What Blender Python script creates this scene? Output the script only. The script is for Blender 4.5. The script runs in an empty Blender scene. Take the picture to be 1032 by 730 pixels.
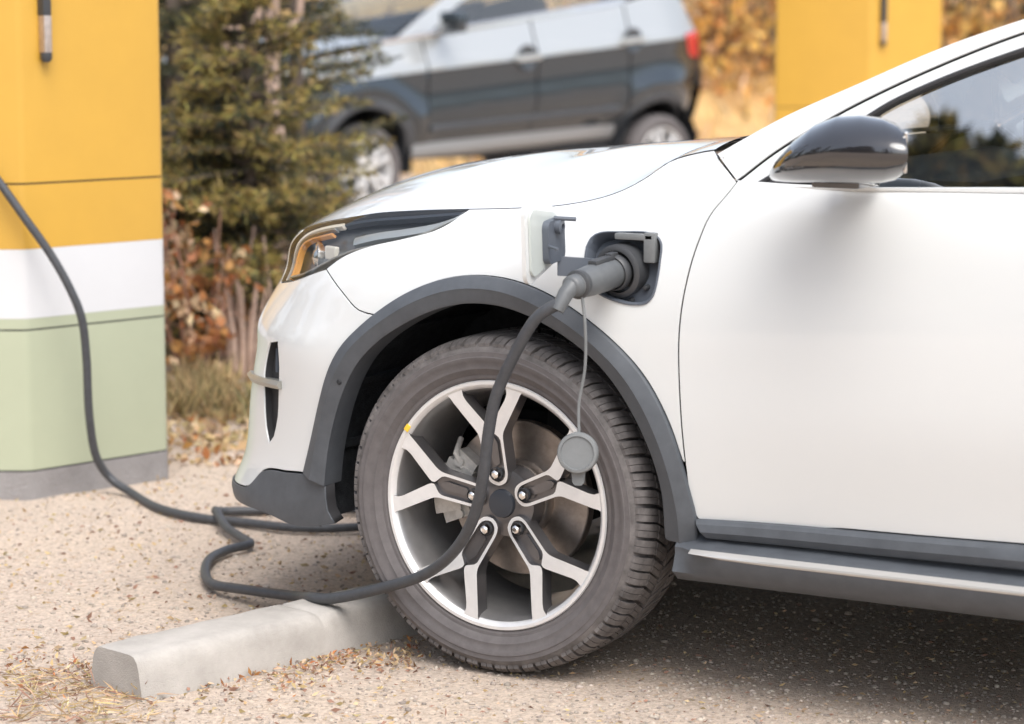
import bpy, bmesh, math, random
import numpy as np
from mathutils import Vector, Matrix, geometry
R = math.radians
scene = bpy.context.scene
# ---------------------------------------------------------------- camera, world, sun, exposure
cam_d = bpy.data.cameras.new('camera'); cam = bpy.data.objects.new('camera', cam_d)
scene.collection.objects.link(cam); scene.camera = cam
CAM = Vector((2.33608, -3.94495, 1.24963)); VH = Vector((-.5, .8660254, 0)); RT = Vector((.8660254, .5, 0))
TILT = R(7.828)
vd = VH * math.cos(TILT) + Vector((0, 0, -math.sin(TILT)))
up = RT.cross(vd)
cam.matrix_world = Matrix(((RT.x, up.x, -vd.x, CAM.x), (RT.y, up.y, -vd.y, CAM.y), (RT.z, up.z, -vd.z, CAM.z), (0, 0, 0, 1)))
cam_d.lens = 85; cam_d.sensor_width = 36; cam_d.clip_end = 600; cam_d.clip_start = .05
cam_d.dof.use_dof = True; cam_d.dof.focus_distance = 4.72; cam_d.dof.aperture_fstop = 3.4
SUN_EL, SUN_AZ = R(57), R(-42)        # azimuth of the direction towards the sun, from +X counter-clockwise
sdir = Vector((math.cos(SUN_EL) * math.cos(SUN_AZ), math.cos(SUN_EL) * math.sin(SUN_AZ), math.sin(SUN_EL)))
world = bpy.data.worlds.new('World'); scene.world = world; world.use_nodes = True
wn = world.node_tree.nodes; bg = wn['Background']
sky = wn.new('ShaderNodeTexSky'); sky.sky_type = 'NISHITA'; sky.sun_disc = False
sky.sun_elevation = SUN_EL; sky.sun_rotation = math.pi / 2 - SUN_AZ
sky.air_density = 1.0; sky.dust_density = 4.0; sky.ozone_density = 1.0
hs_ = wn.new('ShaderNodeHueSaturation'); hs_.inputs['Saturation'].default_value = .55      # thin high haze: a paler sky
world.node_tree.links.new(sky.outputs[0], hs_.inputs['Color']); world.node_tree.links.new(hs_.outputs[0], bg.inputs[0]); bg.inputs[1].default_value = .15
sun_d = bpy.data.lights.new('sun', 'SUN'); sun = bpy.data.objects.new('sun', sun_d); scene.collection.objects.link(sun)
sun_d.energy = 1.1; sun_d.angle = R(48.0); sun_d.color = (1, .985, .95)
sun.rotation_euler = sdir.to_track_quat('Z', 'Y').to_euler(); sun.location = (0, 0, 8)
scene.view_settings.view_transform = 'Standard'; scene.view_settings.look = 'None'
scene.view_settings.exposure = .92; scene.view_settings.gamma = 1
scene.render.engine = 'CYCLES'
scene.cycles.max_bounces = 8; scene.cycles.transparent_max_bounces = 12

# ---------------------------------------------------------------- helpers
random.seed(7); rng = np.random.default_rng(7)
COL = scene.collection
def link(o, parent=None):
    COL.objects.link(o)
    if parent: o.parent = parent
    return o
def empty(name, label=None, cat=None, loc=(0, 0, 0), rz=0, group=None, parent=None):
    o = bpy.data.objects.new(name, None); o.empty_display_size = .1; link(o, parent)
    o.location = loc; o.rotation_euler = (0, 0, rz); tag(o, label, cat, group); return o
def tag(o, label=None, cat=None, group=None, kind=None):
    if label: o['label'] = label
    if cat: o['category'] = cat
    if group: o['group'] = group
    if kind: o['kind'] = kind
    return o
def mobj(name, verts, faces, mats, parent=None, smooth=False, normals=None, midx=None):
    me = bpy.data.meshes.new(name)
    me.from_pydata([tuple(map(float, v)) for v in verts], [], [tuple(map(int, f)) for f in faces])
    for m in (mats if isinstance(mats, (list, tuple)) else [mats]): me.materials.append(m)
    if midx is not None: me.polygons.foreach_set('material_index', [int(i) for i in midx])
    me.polygons.foreach_set('use_smooth', [bool(smooth)] * len(me.polygons))
    me.update()
    if normals is not None and smooth: me.normals_split_custom_set_from_vertices([tuple(map(float, n)) for n in normals])
    return link(bpy.data.objects.new(name, me), parent)
class MB:
    """collects shapes, then becomes ONE mesh object"""
    def __init__(s): s.v = []; s.f = []; s.m = []
    def add(s, vs, fs, m=0):
        b = len(s.v); s.v += [tuple(v) for v in vs]; s.f += [tuple(b + i for i in f) for f in fs]; s.m += [m] * len(fs)
    def box(s, c, h, rot=None, m=0, bev=0):
        c = Vector(c); rot = rot or Matrix.Identity(3)
        if bev <= 0:
            vs = [c + rot @ Vector((x * h[0], y * h[1], z * h[2])) for x in (-1, 1) for y in (-1, 1) for z in (-1, 1)]
            s.add(vs, [(0, 1, 3, 2), (4, 6, 7, 5), (0, 4, 5, 1), (2, 3, 7, 6), (0, 2, 6, 4), (1, 5, 7, 3)], m); return
        bm = bmesh.new(); bmesh.ops.create_cube(bm, size=2)
        for v in bm.verts: v.co = Vector((v.co.x * h[0], v.co.y * h[1], v.co.z * h[2]))
        bmesh.ops.bevel(bm, geom=bm.edges[:], offset=bev, segments=2, affect='EDGES', profile=.6)
        bm.verts.index_update()
        s.add([c + rot @ v.co for v in bm.verts], [[v.index for v in f.verts] for f in bm.faces], m); bm.free()
    def tube(s, pts, r, n=10, m=0, caps=True):
        pts = [Vector(p) for p in pts]; k = len(pts)
        rs = r if isinstance(r, (list, tuple)) else [r] * k
        t0 = (pts[1] - pts[0]).normalized(); a = t0.orthogonal().normalized(); b0 = len(s.v)
        for i, p in enumerate(pts):
            t = (pts[min(i + 1, k - 1)] - pts[max(i - 1, 0)]).normalized()
            a = (a - t * a.dot(t)).normalized(); b = t.cross(a)
            for j in range(n):
                th = 2 * math.pi * j / n; s.v.append(tuple(p + (a * math.cos(th) + b * math.sin(th)) * rs[i]))
        for i in range(k - 1):
            for j in range(n):
                j2 = (j + 1) % n; s.f.append((b0 + i * n + j, b0 + i * n + j2, b0 + (i + 1) * n + j2, b0 + (i + 1) * n + j)); s.m.append(m)
        if caps:
            s.f.append(tuple(b0 + j for j in range(n))[::-1]); s.f.append(tuple(b0 + (k - 1) * n + j for j in range(n))); s.m += [m, m]
    def lathe(s, prof, n=64, c=(0, 0, 0), axis=None, m=0, t0=0, t1=2 * math.pi):
        """prof: (r, a) pairs; a is measured along axis (default +Y)"""
        c = Vector(c); ax = Vector((0, 1, 0) if axis is None else axis).normalized()
        e1 = Vector((0, 0, 1)) if abs(ax.z) < .9 else Vector((1, 0, 0)); e1 = (e1 - ax * e1.dot(ax)).normalized(); e2 = ax.cross(e1)
        full = abs(t1 - t0 - 2 * math.pi) < 1e-6; cols = n if full else n + 1; b0 = len(s.v)
        for r, a in prof:
            for j in range(cols):
                th = t0 + (t1 - t0) * j / n; s.v.append(tuple(c + ax * a + (e1 * math.cos(th) + e2 * math.sin(th)) * r))
        for i in range(len(prof) - 1):
            for j in range(n):
                j2 = (j + 1) % cols
                s.f.append((b0 + i * cols + j, b0 + i * cols + j2, b0 + (i + 1) * cols + j2, b0 + (i + 1) * cols + j)); s.m.append(m)
    def prism(s, poly, f0, f1, m=0, mside=None):
        """poly: 2D ring; f0, f1 map (a, b) to 3D for the two ends"""
        n = len(poly); b0 = len(s.v)
        s.v += [tuple(f0(*p)) for p in poly] + [tuple(f1(*p)) for p in poly]
        for i in range(n):
            j = (i + 1) % n; s.f.append((b0 + i, b0 + j, b0 + n + j, b0 + n + i)); s.m.append(m if mside is None else mside)
        s.f.append(tuple(range(b0, b0 + n))[::-1]); s.f.append(tuple(range(b0 + n, b0 + 2 * n))); s.m += [m, m]
    def build(s, name, mats, parent=None, smooth=None):
        me = bpy.data.meshes.new(name); me.from_pydata(s.v, [], s.f)
        for mm in (mats if isinstance(mats, (list, tuple)) else [mats]): me.materials.append(mm)
        me.polygons.foreach_set('material_index', s.m); me.validate()
        bm = bmesh.new(); bm.from_mesh(me); bmesh.ops.recalc_face_normals(bm, faces=bm.faces[:]); bm.to_mesh(me); bm.free()
        if smooth is not None:
            me.polygons.foreach_set('use_smooth', [True] * len(me.polygons)); me.set_sharp_from_angle(angle=R(smooth))
        me.update(); return link(bpy.data.objects.new(name, me), parent)
def crv(pts, step=.02, closed=False):
    """Catmull-Rom resample of a polyline of any dimension"""
    P = np.array(pts, float)
    if len(P) < 3:
        L = np.linalg.norm(P[1] - P[0]); n = max(2, int(L / step) + 1); return P[0] + (P[1] - P[0]) * np.linspace(0, 1, n)[:, None]
    E = np.vstack([P[-1:], P, P[:2]]) if closed else np.vstack([2 * P[:1] - P[1:2], P, 2 * P[-1:] - P[-2:-1]])
    out = []
    for i in range(1, len(E) - 2):
        p0, p1, p2, p3 = E[i - 1:i + 3]; a = .5
        t = [0]
        for q, w in ((p0, p1), (p1, p2), (p2, p3)): t.append(t[-1] + max(1e-6, np.linalg.norm(w - q)) ** a)
        n = max(1, int(np.linalg.norm(p2 - p1) / step + .5))
        for k in range(n):
            x = t[1] + (t[2] - t[1]) * k / n
            A1 = ((t[1] - x) * p0 + x * p1) / t[1]; A2 = ((t[2] - x) * p1 + (x - t[1]) * p2) / (t[2] - t[1]); A3 = ((t[3] - x) * p2 + (x - t[2]) * p3) / (t[3] - t[2])
            B1 = ((t[2] - x) * A1 + x * A2) / t[2]; B2 = ((t[3] - x) * A2 + (x - t[1]) * A3) / (t[3] - t[1])
            out.append(((t[2] - x) * B1 + (x - t[1]) * B2) / (t[2] - t[1]))
    if not closed: out.append(E[-2])
    return np.array(out)
def resamp(P, n):
    P = np.array(P, float); d = np.concatenate([[0], np.cumsum(np.linalg.norm(np.diff(P, axis=0), axis=1))]); q = np.linspace(0, d[-1], n)
    return np.stack([np.interp(q, d, P[:, k]) for k in range(P.shape[1])], 1)
def inside(poly, q):
    x, y = q[:, 0], q[:, 1]; c = np.zeros(len(q), bool); n = len(poly)
    for i in range(n):
        x0, y0 = poly[i - 1]; x1, y1 = poly[i]
        m = (y0 > y) != (y1 > y)
        if abs(y1 - y0) > 1e-12: c ^= m & (x < (x1 - x0) * (y - y0) / (y1 - y0) + x0)
    return c

# ---------------------------------------------------------------- materials
def mat(name, col, rough=.6, metal=0, coat=0, coat_rough=.03, var=0, vscale=8, bump=0, bscale=60, spec=.5, col2=None, detail=4, island=0, hue=0, trans=0, rvar=0, emit=0):
    m = bpy.data.materials.new(name); m.use_nodes = True; nt = m.node_tree; N = nt.nodes; L = nt.links; b = N['Principled BSDF']
    b.inputs['Roughness'].default_value = rough; b.inputs['Metallic'].default_value = metal
    b.inputs['Coat Weight'].default_value = coat; b.inputs['Coat Roughness'].default_value = coat_rough
    b.inputs['Specular IOR Level'].default_value = spec; b.inputs['Base Color'].default_value = (*col, 1)
    if emit: b.inputs['Emission Color'].default_value = (*col, 1); b.inputs['Emission Strength'].default_value = emit
    tc = N.new('ShaderNodeTexCoord'); out = None
    if var or col2:
        n = N.new('ShaderNodeTexNoise'); n.inputs['Scale'].default_value = vscale; n.inputs['Detail'].default_value = detail; n.inputs['Roughness'].default_value = .65
        L.new(tc.outputs['Object'], n.inputs['Vector'])
        mx = N.new('ShaderNodeMix'); mx.data_type = 'RGBA'
        r = N.new('ShaderNodeMapRange'); r.inputs[1].default_value = .32; r.inputs[2].default_value = .68; L.new(n.outputs['Fac'], r.inputs[0]); L.new(r.outputs[0], mx.inputs['Factor'])
        c2 = col2 or tuple(max(0, c * (1 - var)) for c in col); c1 = col if col2 else tuple(c * (1 + var * .5) for c in col)
        mx.inputs['A'].default_value = (*c1, 1); mx.inputs['B'].default_value = (*c2, 1); out = mx.outputs['Result']
        if rvar:
            rr = N.new('ShaderNodeMapRange'); rr.inputs[3].default_value = rough - rvar; rr.inputs[4].default_value = rough + rvar; L.new(n.outputs['Fac'], rr.inputs[0]); L.new(rr.outputs[0], b.inputs['Roughness'])
    if island:
        g = N.new('ShaderNodeNewGeometry'); hs = N.new('ShaderNodeHueSaturation')
        r1 = N.new('ShaderNodeMapRange'); r1.inputs[3].default_value = 1 - island; r1.inputs[4].default_value = 1 + island; L.new(g.outputs['Random Per Island'], r1.inputs[0]); L.new(r1.outputs[0], hs.inputs['Value'])
        if hue:
            ml = N.new('ShaderNodeMath'); ml.operation = 'MULTIPLY'; ml.inputs[1].default_value = 17.31; L.new(g.outputs['Random Per Island'], ml.inputs[0])
            fr = N.new('ShaderNodeMath'); fr.operation = 'FRACT'; L.new(ml.outputs[0], fr.inputs[0])
            r2 = N.new('ShaderNodeMapRange'); r2.inputs[3].default_value = .5 - hue; r2.inputs[4].default_value = .5 + hue; L.new(fr.outputs[0], r2.inputs[0]); L.new(r2.outputs[0], hs.inputs['Hue'])
        if out: L.new(out, hs.inputs['Color'])
        else: hs.inputs['Color'].default_value = (*col, 1)
        out = hs.outputs['Color']
    if out: L.new(out, b.inputs['Base Color'])
    if bump:
        n2 = N.new('ShaderNodeTexNoise'); n2.inputs['Scale'].default_value = bscale; n2.inputs['Detail'].default_value = 5; L.new(tc.outputs['Object'], n2.inputs['Vector'])
        bp = N.new('ShaderNodeBump'); bp.inputs['Strength'].default_value = bump; bp.inputs['Distance'].default_value = .02; L.new(n2.outputs['Fac'], bp.inputs['Height']); L.new(bp.outputs[0], b.inputs['Normal'])
    if trans:   # leaves: part of the light passes through
        tr = N.new('ShaderNodeBsdfTranslucent'); ms = N.new('ShaderNodeMixShader'); ms.inputs[0].default_value = trans
        if out: L.new(out, tr.inputs['Color'])
        else: tr.inputs['Color'].default_value = (*col, 1)
        L.new(b.outputs[0], ms.inputs[1]); L.new(tr.outputs[0], ms.inputs[2]); L.new(ms.outputs[0], N['Material Output'].inputs[0])
    return m
def glass_mat(name, tint, refl, rough=.0, top=.9):
    m = bpy.data.materials.new(name); m.use_nodes = True; nt = m.node_tree; N = nt.nodes; L = nt.links; N.remove(N['Principled BSDF'])
    t = N.new('ShaderNodeBsdfTransparent'); t.inputs[0].default_value = (*tint, 1)
    g = N.new('ShaderNodeBsdfGlossy'); g.inputs['Roughness'].default_value = rough; g.inputs['Color'].default_value = (.95, .97, .95, 1)
    lw = N.new('ShaderNodeLayerWeight'); lw.inputs[0].default_value = .25
    mr = N.new('ShaderNodeMapRange'); mr.inputs[3].default_value = refl; mr.inputs[4].default_value = top; L.new(lw.outputs['Fresnel'], mr.inputs[0])
    ms = N.new('ShaderNodeMixShader'); L.new(mr.outputs[0], ms.inputs[0]); L.new(t.outputs[0], ms.inputs[1]); L.new(g.outputs[0], ms.inputs[2]); L.new(ms.outputs[0], N['Material Output'].inputs[0])
    return m
M = dict(
    white=mat('white_car_paint', (.655, .675, .678), .35, coat=1, coat_rough=.02, spec=.4),
    trim=mat('grey_black_plastic', (.080, .089, .102), .50, var=.15, vscale=25, bump=.08, bscale=900, spec=.45),
    dark=mat('dark_lining', (.022, .024, .028), .8, var=.3, vscale=20),
    liner=mat('wheel_well_felt', (.034, .038, .044), .95, var=.4, vscale=40, bump=.3, bscale=300, spec=.2),
    rubber=mat('tyre_rubber', (.125, .115, .116), .8, var=.15, vscale=40, rvar=.1, spec=.35, bump=.05, bscale=400),
    tread=mat('tyre_tread_rubber', (.14, .13, .128), .8, var=.45, vscale=30, spec=.35),
    silver=mat('machined_alloy', (.78, .785, .79), .38, metal=.45, var=.06, vscale=30),
    alloy=mat('dark_alloy', (.17, .165, .17), .32, metal=.75, coat=.4, var=.1, vscale=20),
    steel=mat('brake_steel', (.36, .325, .30), .35, metal=.9, var=.25, vscale=30),
    cast=mat('caliper_cast', (.52, .51, .49), .5, metal=.5, var=.25, vscale=40),
    satin=mat('pale_satin', (.56, .55, .53), .4, metal=.6),
    fin=mat('dull_alloy', (.40, .40, .37), .4, metal=.7),
    chrome=mat('bright_trim', (.80, .78, .75), .18, metal=1),
    gloss=mat('gloss_black', (.02, .02, .023), .06, coat=1, coat_rough=.01, spec=.8),
    seal_gapshade=mat('black_seal_gap_shade', (.03, .03, .033), .6),  # real seals, and the shade painted into panel gaps
    amber=mat('amber_lamp', (.80, .38, .12), .25, coat=.6),
    lampgrey=mat('lamp_reflector', (.46, .48, .48), .28, metal=.5),
    lampdark=mat('lamp_housing', (.035, .04, .05), .35),
    smoke=mat('lamp_smoke', (.13, .135, .14), .3, metal=.3),
    lampwhite=mat('lamp_light_guide', (.78, .74, .66), .3, coat=.5),
    cable=mat('cable_rubber', (.058, .062, .07), .5, var=.2, vscale=60, spec=.5),
    plug=mat('plug_grey', (.105, .113, .12), .45, var=.1, vscale=40),
    plugdark=mat('plug_dark', (.05, .053, .058), .45),
    capgrey=mat('cap_grey', (.17, .18, .185), .55, var=.1, vscale=60),
    portgrey=mat('port_plastic', (.095, .11, .135), .45),
    flapin=mat('flap_inner', (.50, .54, .52), .4, coat=.3),
    interior=mat('interior_dark', (.035, .037, .042), .6),
    cabin=mat('interior_pale', (.5, .51, .49), .8),
    yellow_tag=mat('yellow_sticker', (.85, .55, .05), .5),
    glass=glass_mat('tinted_glass', (.92, .95, .92), .50),
    screen=glass_mat('clear_glass', (.92, .95, .93), .07),
    lens=glass_mat('clear_lens', (.96, .97, .97), .05, top=.4),
)

# ---------------------------------------------------------------- skin of the white car: stations along the plan outline, height profiles across
# stations: contour point (x,y) then 11 (inset, z) pairs
STN=[
 ((3.95,.30),[(.10,.26),(.05,.33),(.03,.42),(.0,.55),(.0,.64),(.0,.72),(.01,.80),(.03,.88),(.05,.94),(.08,.99),(.13,1.03)]),
 ((3.5,.06),[(.10,.26),(.05,.33),(.03,.42),(.0,.55),(.0,.64),(.0,.72),(.01,.80),(.03,.88),(.05,.94),(.08,.99),(.13,1.03)]),
 ((2.9,.005),[(.10,.24),(.06,.31),(.035,.40),(.01,.53),(.004,.63),(.002,.71),(.006,.79),(.016,.87),(.03,.93),(.05,.975),(.09,1.02)]),
 ((2.1,.0),[(.10,.22),(.06,.30),(.04,.39),(.012,.52),(.004,.62),(.002,.71),(.006,.79),(.014,.87),(.026,.93),(.042,.97),(.075,1.01)]),
 ((1.4,.0),[(.10,.22),(.06,.30),(.04,.39),(.014,.52),(.004,.62),(.002,.71),(.006,.79),(.014,.87),(.024,.93),(.04,.97),(.07,1.0)]),
 ((.9,.002),[(.10,.22),(.06,.30),(.04,.39),(.015,.52),(.005,.62),(.003,.71),(.007,.79),(.016,.87),(.028,.925),(.045,.965),(.085,1.0)]),
 ((.55,.005),[(.10,.22),(.06,.30),(.035,.40),(.014,.52),(.006,.62),(.004,.70),(.010,.78),(.023,.86),(.038,.92),(.062,.972),(.105,1.048)]),
 ((.28,.004),[(.08,.21),(.04,.30),(.02,.40),(.008,.52),(.004,.62),(.004,.70),(.012,.78),(.030,.85),(.056,.905),(.09,.948),(.165,1.025)]),
 ((.0,.004),[(.07,.20),(.03,.29),(.015,.40),(.006,.52),(.002,.62),(.004,.69),(.014,.77),(.037,.84),(.070,.89),(.12,.923),(.22,.952)]),
 ((-.26,.010),[(.05,.20),(.02,.28),(.010,.39),(.004,.51),(.0,.61),(.004,.68),(.018,.75),(.045,.815),(.080,.862),(.13,.897),(.22,.928)]),
 ((-.45,.040),[(.02,.205),(.0,.28),(.01,.38),(.010,.50),(.0,.605),(.005,.665),(.030,.735),(.062,.795),(.10,.842),(.14,.875),(.21,.907)]),
 ((-.58,.092),[(-.01,.22),(-.025,.28),(.015,.37),(.027,.49),(.018,.59),(.004,.64),(.045,.715),(.075,.77),(.11,.818),(.15,.85),(.20,.88)]),
 ((-.675,.165),[(-.03,.235),(-.05,.285),(.012,.36),(.032,.48),(.028,.585),(.002,.637),(.05,.705),(.08,.755),(.11,.80),(.15,.83),(.19,.86)]),
 ((-.74,.265),[(-.03,.24),(-.06,.285),(.01,.36),(.035,.48),(.03,.585),(.0,.637),(.05,.70),(.08,.75),(.11,.79),(.14,.82),(.18,.845)]),
 ((-.79,.40),[(-.02,.24),(-.05,.285),(.01,.36),(.035,.48),(.03,.585),(.0,.637),(.05,.70),(.08,.745),(.105,.785),(.135,.812),(.17,.835)]),
 ((-.835,.62),[(-.02,.24),(-.04,.285),(.01,.36),(.03,.48),(.03,.585),(.0,.637),(.05,.70),(.08,.745),(.105,.785),(.135,.81),(.17,.832)]),
 ((-.855,.91),[(-.02,.24),(-.04,.285),(.01,.36),(.03,.48),(.03,.585),(.0,.637),(.05,.70),(.08,.745),(.105,.785),(.135,.81),(.17,.832)]),
]
def _spl(t,y,q,clamp0=None,clamp1=None):
    """cubic spline C2 (natural, or clamped derivative) along axis 0"""
    n=len(t); h=np.diff(t); A=np.zeros((n,n)); sh=(n,)+y.shape[1:]; b=np.zeros(sh)
    A[0,0]=1; A[-1,-1]=1
    for i in range(1,n-1):
        A[i,i-1]=h[i-1];A[i,i]=2*(h[i-1]+h[i]);A[i,i+1]=h[i]
        b[i]=6*((y[i+1]-y[i])/h[i]-(y[i]-y[i-1])/h[i-1])
    m=np.linalg.solve(A,b.reshape(n,-1)).reshape(sh)
    i=np.clip(np.searchsorted(t,q)-1,0,n-2)
    ex=(slice(None),)+(None,)*(y.ndim-1)
    hh=h[i][ex]; a=(t[i+1]-q)[ex]/hh; c=(q-t[i])[ex]/hh
    return a*y[i]+c*y[i+1]+((a**3-a)*m[i]+(c**3-c)*m[i+1])*hh**2/6
XY=np.array([s[0] for s in STN]); TU=np.concatenate([[0],np.cumsum(np.linalg.norm(np.diff(XY,axis=0),axis=1))])
DZ=np.array([s[1] for s in STN],float)   # n,11,2
KW=np.arange(11.)
_dd=np.array([.012,.018,-.022,-.032,-.013,.018,.004,0,-.02,-.03,-.035]);_dz=np.array([0,0,0,0,0,0,0,0,.003,.008,.013])
for _i,_f in ((10,.3),(11,.7),(12,1),(13,1),(14,1),(15,1),(16,1)): DZ[_i,:,0]+=_dd*_f; DZ[_i,:,1]+=_dz*_f
def contour(u):
    u=np.asarray(u,float).ravel(); e=1e-3
    # mirror past centre for symmetric end: append mirrored points
    XYm=np.vstack([XY,[[p[0],1.82-p[1]] for p in XY[-2:-5:-1]]])
    Tm=np.concatenate([TU,TU[-1]+np.cumsum(np.diff(TU)[::-1][:3])])
    p=_spl(Tm,XYm,u); d=_spl(Tm,XYm,u+e)-_spl(Tm,XYm,u-e)
    d/=np.linalg.norm(d,axis=1)[:,None]
    n=np.stack([d[:,1],-d[:,0]],1)  # inward (+y) for direction -x
    return p,n
def S(u,w):
    u=np.asarray(u,float).ravel(); w=np.clip(np.asarray(w,float).ravel(),0,10)
    p,n=contour(u)
    DZm=np.concatenate([DZ,DZ[-2:-5:-1]]); Tm=np.concatenate([TU,TU[-1]+np.cumsum(np.diff(TU)[::-1][:3])])
    prof=_spl(Tm,DZm,u)   # m,11,2
    # spline along w for each row
    q=_splw(prof,w)
    return np.stack([p[:,0]+n[:,0]*q[:,0],p[:,1]+n[:,1]*q[:,0],q[:,1]],1)
_A=None
def _splw(prof,w):
    global _A
    n=11
    if _A is None:
        A=np.zeros((n,n));A[0,0]=1;A[-1,-1]=1
        B=np.zeros((n,n))
        for i in range(1,n-1):
            A[i,i-1]=1;A[i,i]=4;A[i,i+1]=1
            B[i,i-1]=6;B[i,i]=-12;B[i,i+1]=6
        _A=np.linalg.solve(A,B)
    m=np.einsum('ij,njk->nik',_A,prof)
    i=np.clip(w.astype(int),0,n-2); r=np.arange(len(w)); c=(w-i)[:,None]; a=1-c
    return a*prof[r,i]+c*prof[r,i+1]+((a**3-a)*m[r,i]+(c**3-c)*m[r,i+1])/6
def Sn(u,w,e=2e-3):
    du=S(np.asarray(u)+e,w)-S(np.asarray(u)-e,w); dw=S(u,np.asarray(w)+e*5)-S(u,np.asarray(w)-e*5)
    n=np.cross(dw,du); n/=np.linalg.norm(n,axis=1)[:,None]+1e-12
    return n   # outward
D = {
 'seam_bf': [(4.4449, 6.518), (4.3709, 5.802), (4.3187, 5.306), (4.2793, 5.064)],
 'arch_out': [(4.4705, 1.804), (4.447, 2.349), (4.4199, 2.962), (4.3801, 3.761), (4.3305, 4.555), (4.2766, 5.194), (4.212, 5.718), (4.1518, 6.015), (4.0981, 6.152), (4.0411, 6.181), (3.9758, 6.085), (3.9114, 5.865), (3.8445, 5.508), (3.7758, 5.002), (3.7116, 4.369), (3.668, 3.806), (3.6265, 3.069), (3.605, 2.519), (3.5892, 1.954), (3.5815, 1.532), (3.5839, 1.064)],
 'arch_in': [(4.3891, 0.749), (4.4063, 1.064), (4.4081, 1.583), (4.3977, 2.128), (4.3814, 2.6), (4.3584, 3.076), (4.3215, 3.67), (4.2949, 4.027), (4.2401, 4.626), (4.1767, 5.118), (4.1189, 5.394), (4.0626, 5.515), (3.9977, 5.487), (3.9539, 5.376), (3.9001, 5.142), (3.8394, 4.754), (3.7842, 4.281), (3.7418, 3.823), (3.6901, 3.084), (3.6581, 2.456), (3.6455, 1.935), (3.6468, 1.085)],
 'door_front': [(3.5255, 9.109), (3.5418, 8.684), (3.5592, 8.218), (3.5712, 7.754), (3.5796, 7.27), (3.5902, 6.674), (3.6037, 5.551), (3.6075, 4.545), (3.6036, 3.206), (3.5956, 2.425), (3.5891, 1.977)],
 'hl_bot': [(4.1119, 8.614), (4.14, 7.992), (4.1724, 7.686), (4.2493, 7.446), (4.3245, 7.26), (4.4031, 6.898), (4.4576, 6.509), (4.5519, 6.32), (4.6985, 6.275)],
 'hl_top': [(4.1119, 8.614), (4.2239, 8.778), (4.3543, 8.839), (4.4593, 8.741), (4.6211, 8.858), (4.7099, 8.812)],
 'shut': [(4.1119, 8.614), (4.0456, 8.523), (3.9762, 8.492), (3.9098, 8.552), (3.8333, 8.81), (3.7715, 9.128), (3.7267, 9.43), (3.6915, 9.682), (3.6307, 9.791), (3.5928, 9.821)],
 'fend_pil': [(3.5255, 9.109), (3.5521, 9.399), (3.5788, 9.658), (3.5928, 9.821)],
 'bump_low': [(4.4671, 1.772), (4.5263, 1.758), (4.6172, 1.707), (4.6699, 1.232), (4.7241, 1.126)],
 'bump_bot': [(4.3891, 0.749), (4.5005, 0.457), (4.5961, 0.605), (4.7376, 0.457)],
 'vent': [(4.6362, 4.051), (4.6117, 4.344), (4.5686, 4.387), (4.5577, 3.626), (4.5612, 3.274), (4.5675, 2.719), (4.5841, 2.373), (4.6046, 2.244), (4.6224, 2.532), (4.6325, 3.037), (4.6398, 3.491)],
 'port': [(3.8136, 6.974), (3.8063, 7.274), (3.7895, 7.42), (3.7443, 7.457), (3.6845, 7.433), (3.6616, 7.27), (3.6538, 7.074), (3.6524, 6.603), (3.6536, 6.26), (3.6606, 5.797), (3.6745, 5.605), (3.7106, 5.559), (3.7632, 5.7), (3.7906, 5.883), (3.8059, 6.09), (3.8123, 6.531)],
 'belt': [(3.5219, 8.92), (3.4056, 8.877), (3.2149, 9.016), (2.9811, 9.313)],
 'moul_top': [(3.5815, 1.532), (3.2761, 1.665), (2.9601, 1.812)],
 'moul_bot': [(3.5717, 1.273), (3.5553, 1.169), (3.2794, 1.204), (2.9617, 1.287)],
 'sill_hi': [(3.5815, 0.954), (3.2821, 0.943), (2.9634, 0.968)],
 'sill_bot': [(3.6577, 0.206), (3.335, 0.028), (2.973, 0.093)],
}
# ---------------------------------------------------------------- ground
def noise2(x, y, s, seed=0):
    from mathutils import noise as nz
    return nz.noise(Vector((x * s + seed * 7.3, y * s, seed * 1.7)))
def gz(x, y):
    """ground height"""
    near = math.exp(-((x * x + y * y) / 4.5))
    h = .012 * noise2(x, y, 2.2) + .02 * noise2(x, y, .6, 3) + .005 * noise2(x, y, 9, 5)
    return h * (1 - .8 * near) - .004
def ground_mesh():
    a = -VH; xs = []
    # rows of growing spacing along the view direction, one sheet out to the horizon
    d = [-60, -20, -6, -2, 0, 1, 2, 2.6]; 
    while d[-1] < 12: d.append(d[-1] + .045 * max(1, (d[-1] / 6) ** 2))
    while d[-1] < 300: d.append(d[-1] * 1.13)
    w = [0]
    while w[-1] < 2.4: w.append(w[-1] + .045)
    while w[-1] < 220: w.append(w[-1] * 1.14 + .02)
    w = [-q for q in w[:0:-1]] + w
    V = []; F = []
    for i, q in enumerate(d):
        for p in w:
            P = Vector((CAM.x, CAM.y, 0)) + VH * q + RT * p
            V.append((P.x, P.y, gz(P.x, P.y)))
    n = len(w)
    for i in range(len(d) - 1):
        for j in range(n - 1): F.append((i * n + j, i * n + j + 1, (i + 1) * n + j + 1, (i + 1) * n + j))
    return V, F
gm = bpy.data.materials.new('sandy_gravel'); gm.use_nodes = True
nt = gm.node_tree; N = nt.nodes; L = nt.links; b = N['Principled BSDF']; b.inputs['Roughness'].default_value = .95; b.inputs['Specular IOR Level'].default_value = .2
tc = N.new('ShaderNodeTexCoord')
def tex(kind, sc, **k):
    t = N.new(kind); t.inputs['Scale'].default_value = sc
    for a_, v_ in k.items(): t.inputs[a_].default_value = v_
    L.new(tc.outputs['Object'], t.inputs['Vector']); return t
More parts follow.
